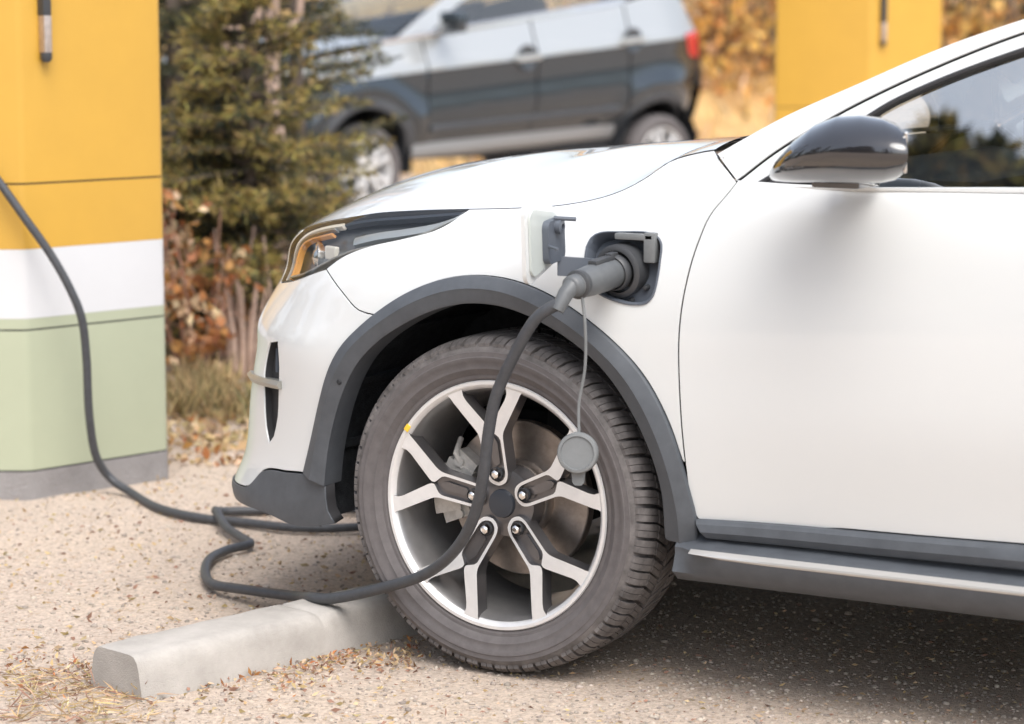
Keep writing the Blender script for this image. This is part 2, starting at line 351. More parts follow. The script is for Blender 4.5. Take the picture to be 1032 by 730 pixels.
def ramp(src, stops):
    r = N.new('ShaderNodeValToRGB'); el = r.color_ramp.elements
    while len(el) < len(stops): el.new(.5)
    for e, (p, c) in zip(el, stops): e.position = p; e.color = (*c, 1)
    L.new(src, r.inputs[0]); return r
def mixc(f, a_, b_, mode='MIX'):
    m = N.new('ShaderNodeMix'); m.data_type = 'RGBA'; m.blend_type = mode
    for s_, v_ in (('Factor', f), ('A', a_), ('B', b_)):
        if hasattr(v_, 'links'): L.new(v_, m.inputs[s_])
        else: m.inputs[s_].default_value = v_ if s_ == 'Factor' else (*v_, 1)
    return m.outputs['Result']
big = ramp(tex('ShaderNodeTexNoise', 1.1, Detail=5).outputs['Fac'], [(.3, (.47, .39, .325)), (.5, (.535, .45, .378)), (.72, (.57, .475, .385))])
grit = ramp(tex('ShaderNodeTexNoise', 95, Detail=4, Roughness=.8).outputs['Fac'], [(.3, (.62, .58, .56)), (.5, (1, 1, 1)), (.72, (1.15, 1.13, 1.12))])
vor = ramp(tex('ShaderNodeTexVoronoi', 150).outputs['Color'], [(.1, (.7, .68, .66)), (.6, (1, 1, 1)), (.95, (1.3, 1.25, 1.2))])
lit_ = ramp(tex('ShaderNodeTexNoise', 26, Detail=6, Roughness=.8).outputs['Fac'], [(.58, (0, 0, 0)), (.66, (1, 1, 1))])
c = mixc(1.0, big.outputs[0], grit.outputs[0], 'MULTIPLY'); c = mixc(.6, c, vor.outputs[0], 'MULTIPLY')
c = mixc(lit_.outputs[0], c, (.40, .28, .19)); 
L.new(c, b.inputs['Base Color'])
bp = N.new('ShaderNodeBump'); bp.inputs['Strength'].default_value = .6; bp.inputs['Distance'].default_value = .010
L.new(tex('ShaderNodeTexNoise', 110, Detail=5, Roughness=.75).outputs['Fac'], bp.inputs['Height']); L.new(bp.outputs[0], b.inputs['Normal'])
gv, gf = ground_mesh()
ground = tag(mobj('ground', gv, gf, gm, smooth=True), kind='structure')

# ---------------------------------------------------------------- the white car
car = empty('white_car', 'white crossover car with raised charging flap and grey wheel arches, plugged into a cable', 'car')
CY = .91                                     # centreline
class SurfS:
    P = staticmethod(S); N = staticmethod(Sn); ks = (1, .085)
class SurfG:                                 # side of the cabin, leaning inwards
    ks = (1, 1)
    @staticmethod
    def y(x, z): return -.333 + .4 * z + .037 * np.maximum((.78 - x) / .33, 0) ** 1.5 + .10 * np.maximum(x - 2.2, 0) ** 2
    @staticmethod
    def P(x, z): x = np.asarray(x, float).ravel(); z = np.asarray(z, float).ravel(); return np.stack([x, SurfG.y(x, z), z], 1)
    @staticmethod
    def N(x, z):
        x = np.asarray(x, float).ravel(); n = np.stack([.2 * np.maximum(x - 2.2, 0), -np.ones(len(x)), .4 + 0 * x], 1); return n / np.linalg.norm(n, axis=1)[:, None]
def ring(segs, ks, step=.018):
    """join smooth segments into a closed ring (uv scaled by ks), equal ends merged"""
    out = []
    for s_ in segs:
        c_ = crv(np.array(s_, float) * ks, step)
        for p in c_:
            if not out or np.linalg.norm(p - out[-1]) > 2e-3: out.append(p)
    while np.linalg.norm(out[0] - out[-1]) < 2e-3: out.pop()
    return np.array(out)
def shrink(poly, g):
    a = np.sum(poly[:, 0] * np.roll(poly[:, 1], -1) - np.roll(poly[:, 0], -1) * poly[:, 1]); sg = 1 if a > 0 else -1
    e = np.roll(poly, -1, 0) - poly; e /= np.linalg.norm(e, axis=1)[:, None] + 1e-12
    n = np.stack([-e[:, 1], e[:, 0]], 1) * sg; m = n + np.roll(n, 1, 0); m /= np.maximum(np.sum(m * m, 1), .8)[:, None] / 2
    return poly + m * g * 1.0
def panel(name, segs, mats, parent=car, surf=SurfS, off=0., thick=.014, gap=.0022, holes=(), grid=.024, hole_thick=None, step=.018, seal_gapshade=True):
    ks = np.array(surf.ks)
    outer = shrink(ring(segs, ks, step), gap); loops = [outer] + [ring(h, ks, step) for h in holes]
    lo, hi = outer.min(0), outer.max(0)
    gx, gy = np.meshgrid(np.arange(lo[0], hi[0], grid), np.arange(lo[1], hi[1], grid)); g = np.stack([gx.ravel(), gy.ravel()], 1)
    keep = inside(outer, g)
    for h in loops[1:]: keep &= ~inside(h, g)
    allb = np.vstack(loops)
    g = g[keep]
    if len(g): g = g[np.array([np.min(np.sum((allb - q) ** 2, 1)) for q in g]) > (grid * .45) ** 2]
    pts = np.vstack([allb, g]) if len(g) else allb
    edges = []; b0 = 0
    for l in loops:
        edges += [(b0 + i, b0 + (i + 1) % len(l)) for i in range(len(l))]; b0 += len(l)
    r = geometry.delaunay_2d_cdt([Vector(p) for p in pts], edges, [], 0, 1e-6)
    q = np.array([tuple(v) for v in r[0]]); T = []
    cen = np.array([q[list(f)].mean(0) for f in r[2]]); ok = inside(outer, cen)
    for h in loops[1:]: ok &= ~inside(h, cen)
    T = [f for f, k in zip(r[2], ok) if k]
    uv = q / ks; P = surf.P(uv[:, 0], uv[:, 1]); Nn = surf.N(uv[:, 0], uv[:, 1])
    V = list(P + Nn * off); NV = list(Nn); F = []; MI = []
    for f in T:
        a, b_, c_ = (V[i] for i in f); nn = np.cross(b_ - a, c_ - a)
        F.append(tuple(f) if np.dot(nn, Nn[f[0]]) > 0 else tuple(f)[::-1])
    # edge return: the sheet is folded inwards along every border
    for li, l in enumerate(loops):
        uvl = l / ks; Pl = surf.P(uvl[:, 0], uvl[:, 1]); Nl = surf.N(uvl[:, 0], uvl[:, 1]); n = len(l)
        nxt = np.roll(Pl, -1, 0) - np.roll(Pl, 1, 0); side_ = np.cross(nxt, Nl); side_ /= np.linalg.norm(side_, axis=1)[:, None] + 1e-12
        a = np.sum(l[:, 0] * np.roll(l[:, 1], -1) - np.roll(l[:, 0], -1) * l[:, 1])
        cen0 = l.mean(0); tst = shrink(l, .004); pt = surf.P(tst[:, 0] / ks[0], tst[:, 1] / ks[1])
        sgn = np.sign(np.sum((Pl - pt) * side_, 1)) * (1 if li == 0 else -1); side_ *= sgn[:, None]
        t_ = thick if li == 0 or hole_thick is None else hole_thick
        b0 = len(V)
        V += list(Pl + Nl * off); NV += list((Nl + side_ * 1.2) / 1.56)
        V += list(Pl + Nl * (off - .003) + side_ * .0008); NV += list(side_)
        V += list(Pl + Nl * (off - t_) + side_ * .0008); NV += list(side_)
        MI += [0] * (len(F) - len(MI))
        for k in (0, n):
            MI += [0 if k == 0 else 1] * n  # deeper fold coloured dark: the shade of the panel gap is painted in
            for i in range(n):
                j = (i + 1) % n; f = (b0 + k + i, b0 + k + j, b0 + k + n + j, b0 + k + n + i)
                nn = np.cross(np.array(V[f[1]]) - V[f[0]], np.array(V[f[3]]) - V[f[0]])
                F.append(f if np.dot(nn, side_[i]) > 0 else f[::-1])
    return mobj(name, V, F, [mats, M['seal_gapshade'] if seal_gapshade else mats], parent, smooth=True, normals=NV, midx=MI)
def strip(name, A, B, prof, m, parent=car, surf=SurfS, n=60, ends=True, lip=None):
    """bulged strip between two curves on a surface; prof: (fraction from A to B, offset outwards)"""
    ks = np.array(surf.ks)
    a = resamp(crv(np.array(A, float) * ks, .01), n) / ks; b_ = resamp(crv(np.array(B, float) * ks, .01), n) / ks
    rows = []
    for t, o in prof:
        uv = a * (1 - t) + b_ * t; rows.append(surf.P(uv[:, 0], uv[:, 1]) + surf.N(uv[:, 0], uv[:, 1]) * o)
    if lip is not None: rows += lip(rows)
    V = np.vstack(rows); F = []; k = len(rows)
    for i in range(k - 1):
        for j in range(n - 1): F.append((i * n + j, i * n + j + 1, (i + 1) * n + j + 1, (i + 1) * n + j))
    if ends: F.append(tuple(i * n for i in range(k))); F.append(tuple(i * n + n - 1 for i in range(k))[::-1])
    o = mobj(name, V, F, m, parent)
    bm = bmesh.new(); bm.from_mesh(o.data); bmesh.ops.recalc_face_normals(bm, faces=bm.faces[:]); bm.to_mesh(o.data); bm.free()
    nv = surf.N([a[n // 2, 0]], [a[n // 2, 1]])[0]
    s_ = sum(np.dot(np.array(p.normal), nv) * p.area for p in o.data.polygons)
    if s_ < 0: o.data.flip_normals()
    o.data.polygons.foreach_set('use_smooth', [True] * len(o.data.polygons)); o.data.set_sharp_from_angle(angle=R(32)); o.data.update()
    return o
def mirror(o, parent=car, name=None):
    me = o.data.copy(); nrm = None
    for v in me.vertices: v.co.y = 2 * CY - v.co.y
    me.flip_normals(); me.update()
    return link(bpy.data.objects.new(name or o.name.split('.')[0], me), parent)
TUE = float(TU[-1])
def xzuv(x, z):                                # point of the side skin at a given length and height
    u = np.interp(-x, -XY[::1, 0], TU); w = 3.0
    ww = np.linspace(0, 10, 201); zz = S(np.full(201, u), ww)[:, 2]; return (float(u), float(np.interp(z, zz, ww)))
# -- wheel arches
HUBZ = .333; WB = 2.65
arch_out, arch_in = D['arch_out'], D['arch_in']
rear_out = [xzuv(WB + .455 * math.cos(t), HUBZ + .455 * math.sin(t)) for t in np.linspace(R(180), 0, 24)]
rear_in = [xzuv(WB + .395 * math.cos(t), HUBZ + .395 * math.sin(t)) for t in np.linspace(R(180), 0, 24)]
# -- body panels, the near side and its mirror image
sb = D['seam_bf']; ao_left = arch_out[:6]; ao_right = arch_out[5:]
ao_right_f = arch_out[5:18]
df = list(D['door_front']); df[-2:] = [(3.5985, 2.45)]
hb, ht = D['hl_bot'], D['hl_top']
WN = hb[-1][1]
hl_front = [hb[-1], (hb[-1][0] + .04, 6.6), (hb[-1][0] + .055, 7.6), ht[-1]]
TOPN = 8.85
ib = 6                                        # index in hl_bot of the corner above the bumper seam
seam_top = sb[0]
hbf = hb[:7]; hbf[-1] = seam_top
hbb = [seam_top] + hb[7:]
fender = panel('fender', [hbf, sb[:3] + [arch_out[5]], ao_right_f, [arch_out[17], df[-1]], df[::-1], D['fend_pil'], D['shut'][::-1]], M['white'],
               holes=[[D['port'] + D['port'][:1]]], hole_thick=.03)
v_ = D['vent']; vent = [[v_[1], v_[2]], v_[2:7], [v_[6], v_[7]], [v_[7], v_[8], v_[9], v_[10], v_[1]]]
bl = D['bump_low']
bumper = panel('bumper_skin', [hbb, hl_front, [ht[-1], (4.95, 8.8), (5.2, 8.6), (TUE, 8.6)], [(TUE, 8.6), (TUE, 1.15)], [(TUE, 1.15), (5.1, 1.12), (4.8, 1.1), bl[-1]], bl[::-1], ao_left, [arch_out[5], sb[2], sb[1], sb[0]]], M['white'],
               holes=[vent], hole_thick=.018)
# the dark apron below the bumper
apron = panel('bumper_apron', [bl, [bl[-1], (4.8, 1.1), (5.1, 1.12), (TUE, 1.15)], [(TUE, 1.15), (TUE, .3)], [(TUE, .3), (4.9, .4)] + D['bump_bot'][::-1], arch_in[:3], [arch_in[2], arch_out[0]]], M['trim'], off=.004, thick=.03)
# lower grille in the nose
panel('lower_grille', [[(5.02, 2.0), (TUE, 1.9)], [(TUE, 1.9), (TUE, 4.2)], [(TUE, 4.2), (5.06, 4.0)], [(5.06, 4.0), (5.02, 2.0)]], M['trim'], off=.004)
panel('upper_grille', [[(5.05, 5.6), (TUE, 5.5)], [(TUE, 5.5), (TUE, 7.6)], [(TUE, 7.6), (5.02, 7.4)], [(5.02, 7.4), (5.05, 5.6)]], M['gloss'], off=.004)
mt, mb_ = D['moul_top'], D['moul_bot']
XB = 1.36                                     # rear edge of the front door
belt = [(3.5359, 9.17), (3.4098, 9.06), (3.2166, 9.12), (2.9795, 9.33), xzuv(XB, .979)]
dlow = [df[-1], mt[0], mt[1], mt[2], xzuv(XB, .374)]
door = panel('front_door', [df, dlow, [dlow[-1], belt[-1]], belt[::-1], [belt[0], df[0]]], M['white'])
bR = [xzuv(XB + .006, .979), xzuv(1.8, .985), xzuv(2.3, .99), xzuv(2.62, .995)]
rear_door = panel('rear_door', [bR, [bR[-1], xzuv(2.55, .8)], [xzuv(2.55, .8)] + rear_out[8::-1] , [rear_out[0], xzuv(XB + .006, .374)], [xzuv(XB + .006, .374), bR[0]]], M['white'])
quarter = panel('rear_quarter', [[xzuv(2.625, .995), xzuv(3.2, 1.0), xzuv(3.6, 1.0), xzuv(3.9, .98)], [xzuv(3.9, .98), xzuv(3.9, .5)], [xzuv(3.9, .5), xzuv(3.4, .4), rear_out[-1]], rear_out[:7:-1], [rear_out[8], xzuv(2.555, .8)], [xzuv(2.555, .8), xzuv(2.625, .995)]], M['white'])
for o in (fender, bumper, apron, door, rear_door, quarter): mirror(o)
# grey arch extensions with a lip folded into the wheel well
def lip(dy):
    def f(rows):
        q = rows[-1].copy(); q[:, 1] += .012; c0 = q.copy(); q2 = q.copy(); q2[:, 1] += dy; return [c0, q2]
    return f
APROF = [(0, -.002), (0, .005), (.04, .0085), (.30, .015), (.50, .019), (.56, .0165), (.9, .012), (1, .008)]
for A_, B_ in ((arch_out, arch_in[2:]), (rear_out, rear_in)):
    t_ = strip('arch_trim', A_, B_, APROF, M['trim'], n=90, lip=lip(.05)); mirror(t_)
cl = MB(); p_ = S([4.352], [3.45])[0]; n_ = Sn([4.352], [3.45])[0]
cl.lathe([(0, .016), (.004, .016), (.0065, .013), (.007, .006)], 14, p_, n_); cl.build('trim_clip', M['dark'], car, 40)
# door moulding and the sill below
mtop = [mt[0], mt[1], mt[2], xzuv(1.8, .378), xzuv(2.19, .384)]; mbot = [mb_[1], mb_[2], mb_[3], xzuv(1.8, .325), xzuv(2.19, .33)]
md = strip('door_moulding', mtop, mbot, [(0, .0), (0, .008), (.12, .016), (.45, .022), (.8, .018), (1, .006), (1, -.01)], M['trim'], n=60); mirror(md)
sill = MB(); prof = [(.075, .322), (.062, .310), (.038, .305), (.018, .298), (.010, .290), (.012, .278), (.030, .245), (.055, .226), (.085, .218), (.16, .215), (.30, .225), (.30, .30)]
xs = [.392, .40, .41, .44, .5, .6, .8, 1.1, 1.5, 1.9, 2.15, 2.24]; rows = []
for x in xs:
    k = min(1, max(0, (x - .40) / .08)); k = k * k * (3 - 2 * k)
    rows.append([(x, y + (1 - k) * (.03 if 1 <= i <= 5 else .0) - .012, z + (1 - k) * (.022 if i < 2 else (.006 if i < 6 else 0)) + .003 * (x - .4) + (.006 if i > 5 else 0)) for i, (y, z) in enumerate(prof)])
n_ = len(prof); sill.add(sum(rows, []), [(i * n_ + j, i * n_ + j + 1, (i + 1) * n_ + j + 1, (i + 1) * n_ + j) for i in range(len(xs) - 1) for j in range(n_ - 1)] + [tuple(range(n_)), tuple(range((len(xs) - 1) * n_, len(xs) * n_))])
ss_ = MB(); q_ = []  # pale satin band along the sill shelf
for x in [.435, .46, .5, .6, .9, 1.3, 1.8, 2.2]:
    w_ = min(1, (x - .425) / .09); a0, a1 = .296 + .003 * (x - .4), .2865 + .003 * (x - .4); mid = a0 - .002; lo = mid + (a1 - mid) * w_
    q_ += [(x, -.002 + .010, a0 + .004), (x, -.0035, mid), (x, -.0045, (mid + lo) / 2), (x, -.0025, lo), (x, .01, lo - .002)]
ss_.add(q_, [(i * 5 + j, i * 5 + j + 1, i * 5 + j + 6, i * 5 + j + 5) for i in range(7) for j in range(4)]); mirror(ss_.build('sill_strip', M['satin'], car, 40))
sl = sill.build('door_sill', M['trim'], car, 35); mirror(sl)
# -- dark structure behind the gaps
uu = np.linspace(TU[0], TUE, 150); wwv = np.linspace(.3, 8.3, 30); V = []; F = []
for u in uu: V += list(S(np.full(30, u), wwv) - Sn(np.full(30, u), wwv) * .034)
V = np.array(V)
def in_well(p): return any(math.hypot(p[0] - cx, p[2] - HUBZ) < .43 and p[1] < .5 for cx in (0, WB))
pc = S([3.735], [6.5])[0]
for i in range(149):
    for j in range(29):
        f = (i * 30 + j, i * 30 + j + 1, (i + 1) * 30 + j + 1, (i + 1) * 30 + j)
        if any(in_well(V[k]) for k in f) or any(math.hypot(V[k][0] - pc[0], V[k][2] - pc[2]) < .125 for k in f): continue
        if V[f[0]][0] < -.3 and V[f[0]][2] > .62: continue      # behind the headlamps
        F.append(f)
ish = mobj('inner_shell', V, F, M['dark'], car, smooth=True); mirror(ish)
ub = MB(); ub.box((-.28, CY, .33), (.34, .62, .07)); ub.box((1.32, CY, .245), (.86, .78, .02)); ub.box((1.32, CY, .20), (.84, .45, .035)); ub.box((2.65, CY, .30), (.5, .50, .05)); ub.box((3.45, CY, .36), (.3, .7, .08))  # lower middle box added to deepen the shade under the car
ub.box((.05, CY, .36), (.5, .5, .1)); ub.build('underbody', M['dark'], car)
# -- wheel wells
for cx in (0, WB):
    lw_ = MB()
    lw_.lathe([(.425, .06), (.425, .46), (.0, .46)], 48, (cx, 0, HUBZ), (0, 1, 0), t0=R(-100), t1=R(104))
    for k in range(-4, 5):
        t = k * R(20); lw_.box((cx + .42 * math.sin(t), .26, HUBZ + .42 * math.cos(t)), (.008, .2, .004), Matrix.Rotation(t, 3, 'Y'))
    mirror(lw_.build('wheel_well', M['liner'], car, 30))
ws_ = MB(); ws_.tube([(.0, .30, .40), (.03, .33, .78)], .035, 12); ws_.tube([(-.02, .24, .30), (-.02, .7, .28)], .022, 10); ws_.build('suspension_strut', M['dark'], car, 40)

# -- headlamp: dark housing behind a clear lens
def offs(u, w, o): p = S([u], [w])[0] + Sn([u], [w])[0] * o; return p
hl_ring = [hb[::1], hl_front, ht[::-1]]
ho = panel('headlight', hl_ring, M['smoke'], off=-.030, thick=.02, gap=.001)
tag(ho, 'swept back headlight with an amber light guide')
mirror(ho)
ln = panel('lens', hl_ring, M['lens'], parent=ho, off=.001, thick=.004, gap=.002)
def uvline(a, b_, t): return [(p[0] * (1 - t) + q[0] * t, p[1] * (1 - t) + q[1] * t) for p, q in zip(a, b_)]
ks_ = np.array([1, .085])
HB = resamp(crv(np.array(hb) * ks_, .01), 60) / ks_; HT = resamp(crv(np.array(ht) * ks_, .01), 60) / ks_
def hz(s, t): i = s * 59; a = int(min(58, i)); f_ = i - a; p = (HB[a] * (1 - f_) + HB[a + 1] * f_) * (1 - t) + (HT[a] * (1 - f_) + HT[a + 1] * f_) * t; return (p[0], p[1])
def ribbon(name, pth, wd, off, m, par):
    q = resamp(crv(np.array([hz(*p) for p in pth]) * ks_, .008), 40); t_ = np.gradient(q, axis=0); t_ /= np.linalg.norm(t_, axis=1)[:, None]; n_ = np.stack([-t_[:, 1], t_[:, 0]], 1) * wd / 2
    return strip(name, (q - n_) / ks_, (q + n_) / ks_, [(0, off - .012), (0, off), (.5, off + .002), (1, off), (1, off - .012)], m, par, n=40)
# s runs 0 (tip) to 1 (nose), t from lower to upper edge
ribbon('light_guide', [(.985, .06), (.98, .4), (.955, .72), (.90, .88), (.80, .91), (.62, .90)], .016, -.008, M['lampwhite'], ho)
ribbon('amber_light', [(.945, .08), (.94, .38), (.91, .62), (.86, .70), (.76, .72), (.68, .72)], .010, -.010, M['amber'], ho)
ribbon('chrome_edge', [(.968, .07), (.963, .4), (.935, .68), (.88, .79), (.78, .81), (.66, .81)], .006, -.007, M['lampgrey'], ho)
ribbon('reflector', [(.05, .5), (.15, .40), (.28, .36), (.40, .36), (.52, .38)], .030, -.014, M['lampgrey'], ho)
ribbon('brow', [(.0, .90), (.2, .88), (.45, .88), (.6, .88)], .014, -.008, M['lampdark'], ho)
ribbon('lower_rim', [(.0, .07), (.2, .08), (.5, .09), (.75, .10), (.93, .10)], .006, -.006, M['lampgrey'], ho)
pj = MB(); u_, w_ = hz(.80, .42); p_ = offs(u_, w_, -.03); n_ = Sn([u_], [w_])[0]
dirp = Vector((-.75, -.6, .05)).normalized()
pj.lathe([(.0, .014), (.012, .012), (.020, .006), (.023, -.004), (.026, -.004), (.026, -.03)], 24, p_, dirp)
pj.build('projector', M['chrome'], ho, 40)
pj = MB(); pj.lathe([(.027, .002), (.031, .006), (.034, .004), (.030, -.012), (.027, -.014)], 28, p_, dirp); pj.build('bezel', M['chrome'], ho, 40)
pj = MB(); u_, w_ = hz(.68, .42); p_ = offs(u_, w_, -.026); pj.box(p_, (.020, .006, .014), Matrix.Rotation(R(-25), 3, 'Z'), bev=.003); pj.build('reflector', M['lampwhite'], ho)
# -- air curtain beside the nose
vp = panel('air_vent', vent, M['seal_gapshade'], off=-.017, thick=.002, gap=-.004)
fu = [(4.548, 3.35), (4.60, 3.37), (4.68, 3.40), (4.76, 3.42)]; fl = [(4.548, 3.20), (4.60, 3.22), (4.68, 3.26), (4.76, 3.30)]
strip('vent_fin', fu, fl, [(0, -.03), (0, .006), (.5, .012), (1, .006), (1, -.03)], M['fin'], n=20)
strip('vent_blade', [(4.606, 4.1), (4.603, 3.5)], [(4.600, 4.1), (4.596, 3.5)], [(0, -.04), (.5, -.01), (1, -.04)], M['portgrey'], n=8)
# -- bonnet, windscreen, roof
nose = [(ht[-1][0], ht[-1][1]), (4.80, 8.8), (4.95, 8.75), (5.2, 8.6), (TUE, 8.6)]
E1 = crv(np.array(D['shut'][::-1]) * ks_, .01) / ks_; E2 = crv(np.array(ht) * ks_, .01) / ks_; E3 = crv(np.array(nose) * ks_, .01) / ks_
EU = np.vstack([E1, E2[1:], E3[1:]]); EU = resamp(EU * ks_, 90) / ks_
EP = S(EU[:, 0], EU[:, 1]); EN = Sn(EU[:, 0], EU[:, 1])
COWLX = .30
def ridge(x):                                  # height of the bonnet along the centreline
    return float(np.interp(x, [-.86, -.80, -.72, -.6, -.45, -.25, 0, .2, .4], [.835, .872, .902, .932, .958, .983, 1.008, 1.024, 1.035]))
def bonnet_rows():
    V = []; NS = 26
    L_ = np.concatenate([[0], np.cumsum(np.linalg.norm(np.diff(EP, axis=0), axis=1))]); s = L_ / L_[-1]
    for k in range(90):
        xm = COWLX + (EP[-1, 0] - COWLX) * (s[k] ** 1.0); m = np.array([xm, CY, ridge(xm) if k < 89 else EP[-1, 2]])
        e = EP[k] + np.array([0, .0034, .0006]); d = m - e; ln_ = np.linalg.norm(d[:2]); 
        hor = np.array([d[0], d[1], 0]) / (ln_ + 1e-9)
        sl = min(.22 + .40 * min(1, max(0, (k - 6) / 16)), max(.12, -float(np.dot(EN[k][:2], hor[:2])) / max(.25, EN[k][2])))
        for j in range(NS):
            t = (j / (NS - 1)) ** 1.5; h00 = 2 * t ** 3 - 3 * t ** 2 + 1; h10 = t ** 3 - 2 * t ** 2 + t; h01 = 1 - h00
            z = h00 * e[2] + h01 * m[2] + h10 * sl * min(ln_, .6) * .85
            V.append((e[0] + d[0] * t, e[1] + d[1] * t, z))
    return V, NS
V, NS = bonnet_rows(); NE = 90
F = [(i * NS + j, (i + 1) * NS + j, (i + 1) * NS + j + 1, i * NS + j + 1) for i in range(NE - 1) for j in range(NS - 1)]
b0 = len(V); V += [(x, y, z - .02) for x, y, z in V[:NE * NS:NS]]
F += [(i * NS, (i + 1) * NS, b0 + i + 1, b0 + i) for i in range(NE - 1)]
bon = mobj('bonnet', V, F, [M['white'], M['seal_gapshade']], car, smooth=True, midx=[0] * (len(F) - NE + 1) + [1] * (NE - 1))  # folded edge painted dark for the shade in the shut line
bm = bmesh.new(); bm.from_mesh(bon.data); bmesh.ops.recalc_face_normals(bm, faces=bm.faces[:]); bm.to_mesh(bon.data); bm.free()
if sum(p.normal.z * p.area for p in bon.data.polygons) < 0: bon.data.flip_normals()
bon.data.set_sharp_from_angle(angle=R(50)); mirror(bon)
po = [(.429, 1.021), (.468, 1.043), (.561, 1.093), (.695, 1.152), (.856, 1.222), (.985, 1.267), (1.2, 1.335), (1.45, 1.40), (1.75, 1.442), (2.2, 1.457), (2.7, 1.442), (3.2, 1.375), (3.6, 1.25), (3.8, 1.12)]
pi_ = [(.484, .973), (.554, 1.028), (.667, 1.097), (.783, 1.156), (.9, 1.208), (.989, 1.242), (1.2, 1.31), (1.45, 1.367), (1.75, 1.406), (2.2, 1.42), (2.7, 1.405), (3.15, 1.335), (3.5, 1.20), (3.65, 1.03)]
fi_ = [(.520, .969), (.594, 1.014), (.731, 1.101), (.764, 1.122), (.855, 1.165), (.993, 1.217), (1.2, 1.283), (1.32, 1.312)]
pil = panel('windscreen_pillar', [po, [po[-1], pi_[-1]], pi_[::-1], [pi_[0], (.452, 1.0), po[0]]], M['white'], surf=SurfG, off=.006, thick=.03)
mirror(pil)
fr = panel('window_frame', [pi_[:7] + [(1.335, 1.342)], [(1.335, 1.342), (1.32, 1.312)], fi_[::-1], [fi_[0], pi_[0]]], M['white'], surf=SurfG, off=.002, thick=.02)
fe = [(x + .012, z - .012) for x, z in fi_]
se_ = strip('window_seal', fi_, [(x + .003, z - .0055) for x, z in fi_], [(0, -.012), (0, .004), (.5, .006), (1, .004), (1, -.012)], M['seal_gapshade'], surf=SurfG, n=60)
gx_ = [(.520, .970), (.80, .975), (1.03, .981), (1.32, .987)]
gl = panel('door_glass', [fi_, [fi_[-1], gx_[-1]], gx_[::-1]], M['glass'], surf=SurfG, off=-.008, thick=.004)
bs = strip('belt_trim', [(.503, .967), (.8, .975), (1.03, .982), (1.35, .989)], [(.494, .961), (.8, .967), (1.03, .971), (1.35, .979)], [(0, -.01), (0, .004), (.3, .008), (.8, .006), (1, .0), (1, -.02)], M['white'], surf=SurfG, n=30)
rg = panel('rear_door_glass', [[(1.42, 1.335), (1.75, 1.372), (2.2, 1.385), (2.7, 1.37), (3.1, 1.30), (3.35, 1.18)], [(3.35, 1.18), (3.2, 1.0)], [(3.2, 1.0), (2.2, .995), (1.42, .99)], [(1.42, .99), (1.42, 1.335)]], M['glass'], surf=SurfG, off=-.006, thick=.004)
bp_ = panel('door_pillar', [[(1.335, 1.342), (1.42, 1.36)], [(1.42, 1.36), (1.42, .98)], [(1.42, .98), (1.335, .975)], [(1.335, .975), (1.335, 1.342)]], M['gloss'], surf=SurfG, off=.002, thick=.03)
rf_ = panel('rear_window_frame', [pi_[7:13], [pi_[12], (3.40, .99)], [(3.40, .99), (3.2, .99)], [(3.2, 1.0), (3.35, 1.18)], [(3.35, 1.18), (3.1, 1.30), (2.7, 1.37), (2.2, 1.385), (1.75, 1.372), (1.45, 1.34)]], M['white'], surf=SurfG, off=.0, thick=.02)
for o in (fr, gl, rg, bp_, rf_): mirror(o)
# screen and roof: lofts across the car from the pillar line
PO = resamp(crv(np.array(po), .02), 70); PP3 = SurfG.P(PO[:, 0], PO[:, 1])
def cross(i0, i1, xc, zc, name, m, bulge):
    V = []; NS = 17; n = i1 - i0 + 1
    for k in range(n):
        e = PP3[i0 + k]; f_ = k / (n - 1); c_ = np.array([xc(f_, e), CY, zc(f_, e)])
        for j in range(NS):
            t = j / (NS - 1); y = e[1] + (2 * CY - 2 * e[1]) * t; q = 1 - (2 * t - 1) ** 2; q = q ** .8 if bulge else q
            V.append((e[0] + (c_[0] - e[0]) * q, y, e[2] + (c_[2] - e[2]) * q))
    F = [(i * NS + j, (i + 1) * NS + j, (i + 1) * NS + j + 1, i * NS + j + 1) for i in range(n - 1) for j in range(NS - 1)]
    o = mobj(name, V, F, m, car, smooth=True)
    if sum(p.normal.z * p.area for p in o.data.polygons) < 0: o.data.flip_normals()
    return o
iw = int(np.argmin(abs(PO[:, 0] - 1.22))); ir = int(np.argmin(abs(PO[:, 0] - 3.15)))
cross(0, iw, lambda f_, e: e[0] - .035, lambda f_, e: e[2] - .004 + .01 * f_, 'windscreen', M['screen'], 1)
cross(iw, ir, lambda f_, e: e[0] - .035 * (1 - f_), lambda f_, e: e[2] + .006 + .03 * min(1, f_ * 3), 'roof', M['white'], 1)
cross(ir, 69, lambda f_, e: e[0] + .12, lambda f_, e: e[2] + .03, 'rear_window', M['screen'], 1)
cw = MB(); A_ = [(.36, .19, 1.008), (.44, .13, 1.012), (.30, .4, 1.02), (.21, .66, 1.024), (.20, CY, 1.026)]
Ecow = [Vector(V_) for V_ in [(.345, .20, 1.0), (.325, .40, 1.012), (.305, .65, 1.018), (.30, CY, 1.02)]]
Bcow = [Vector(V_) for V_ in [(.45, .10, 1.018), (.43, .30, 1.024), (.42, .60, 1.024), (.415, CY, 1.024)]]
cw.add(Ecow + Bcow, [(i, i + 1, i + 5, i + 4) for i in range(3)])
cwo = cw.build('cowl', M['seal_gapshade'], car); mirror(cwo)
# -- tail, closing the body out of frame
tl = MB(); tl.box((3.93, CY, .72), (.03, .60, .26), bev=.02); tl.build('tailgate', M['white'], car, 40)
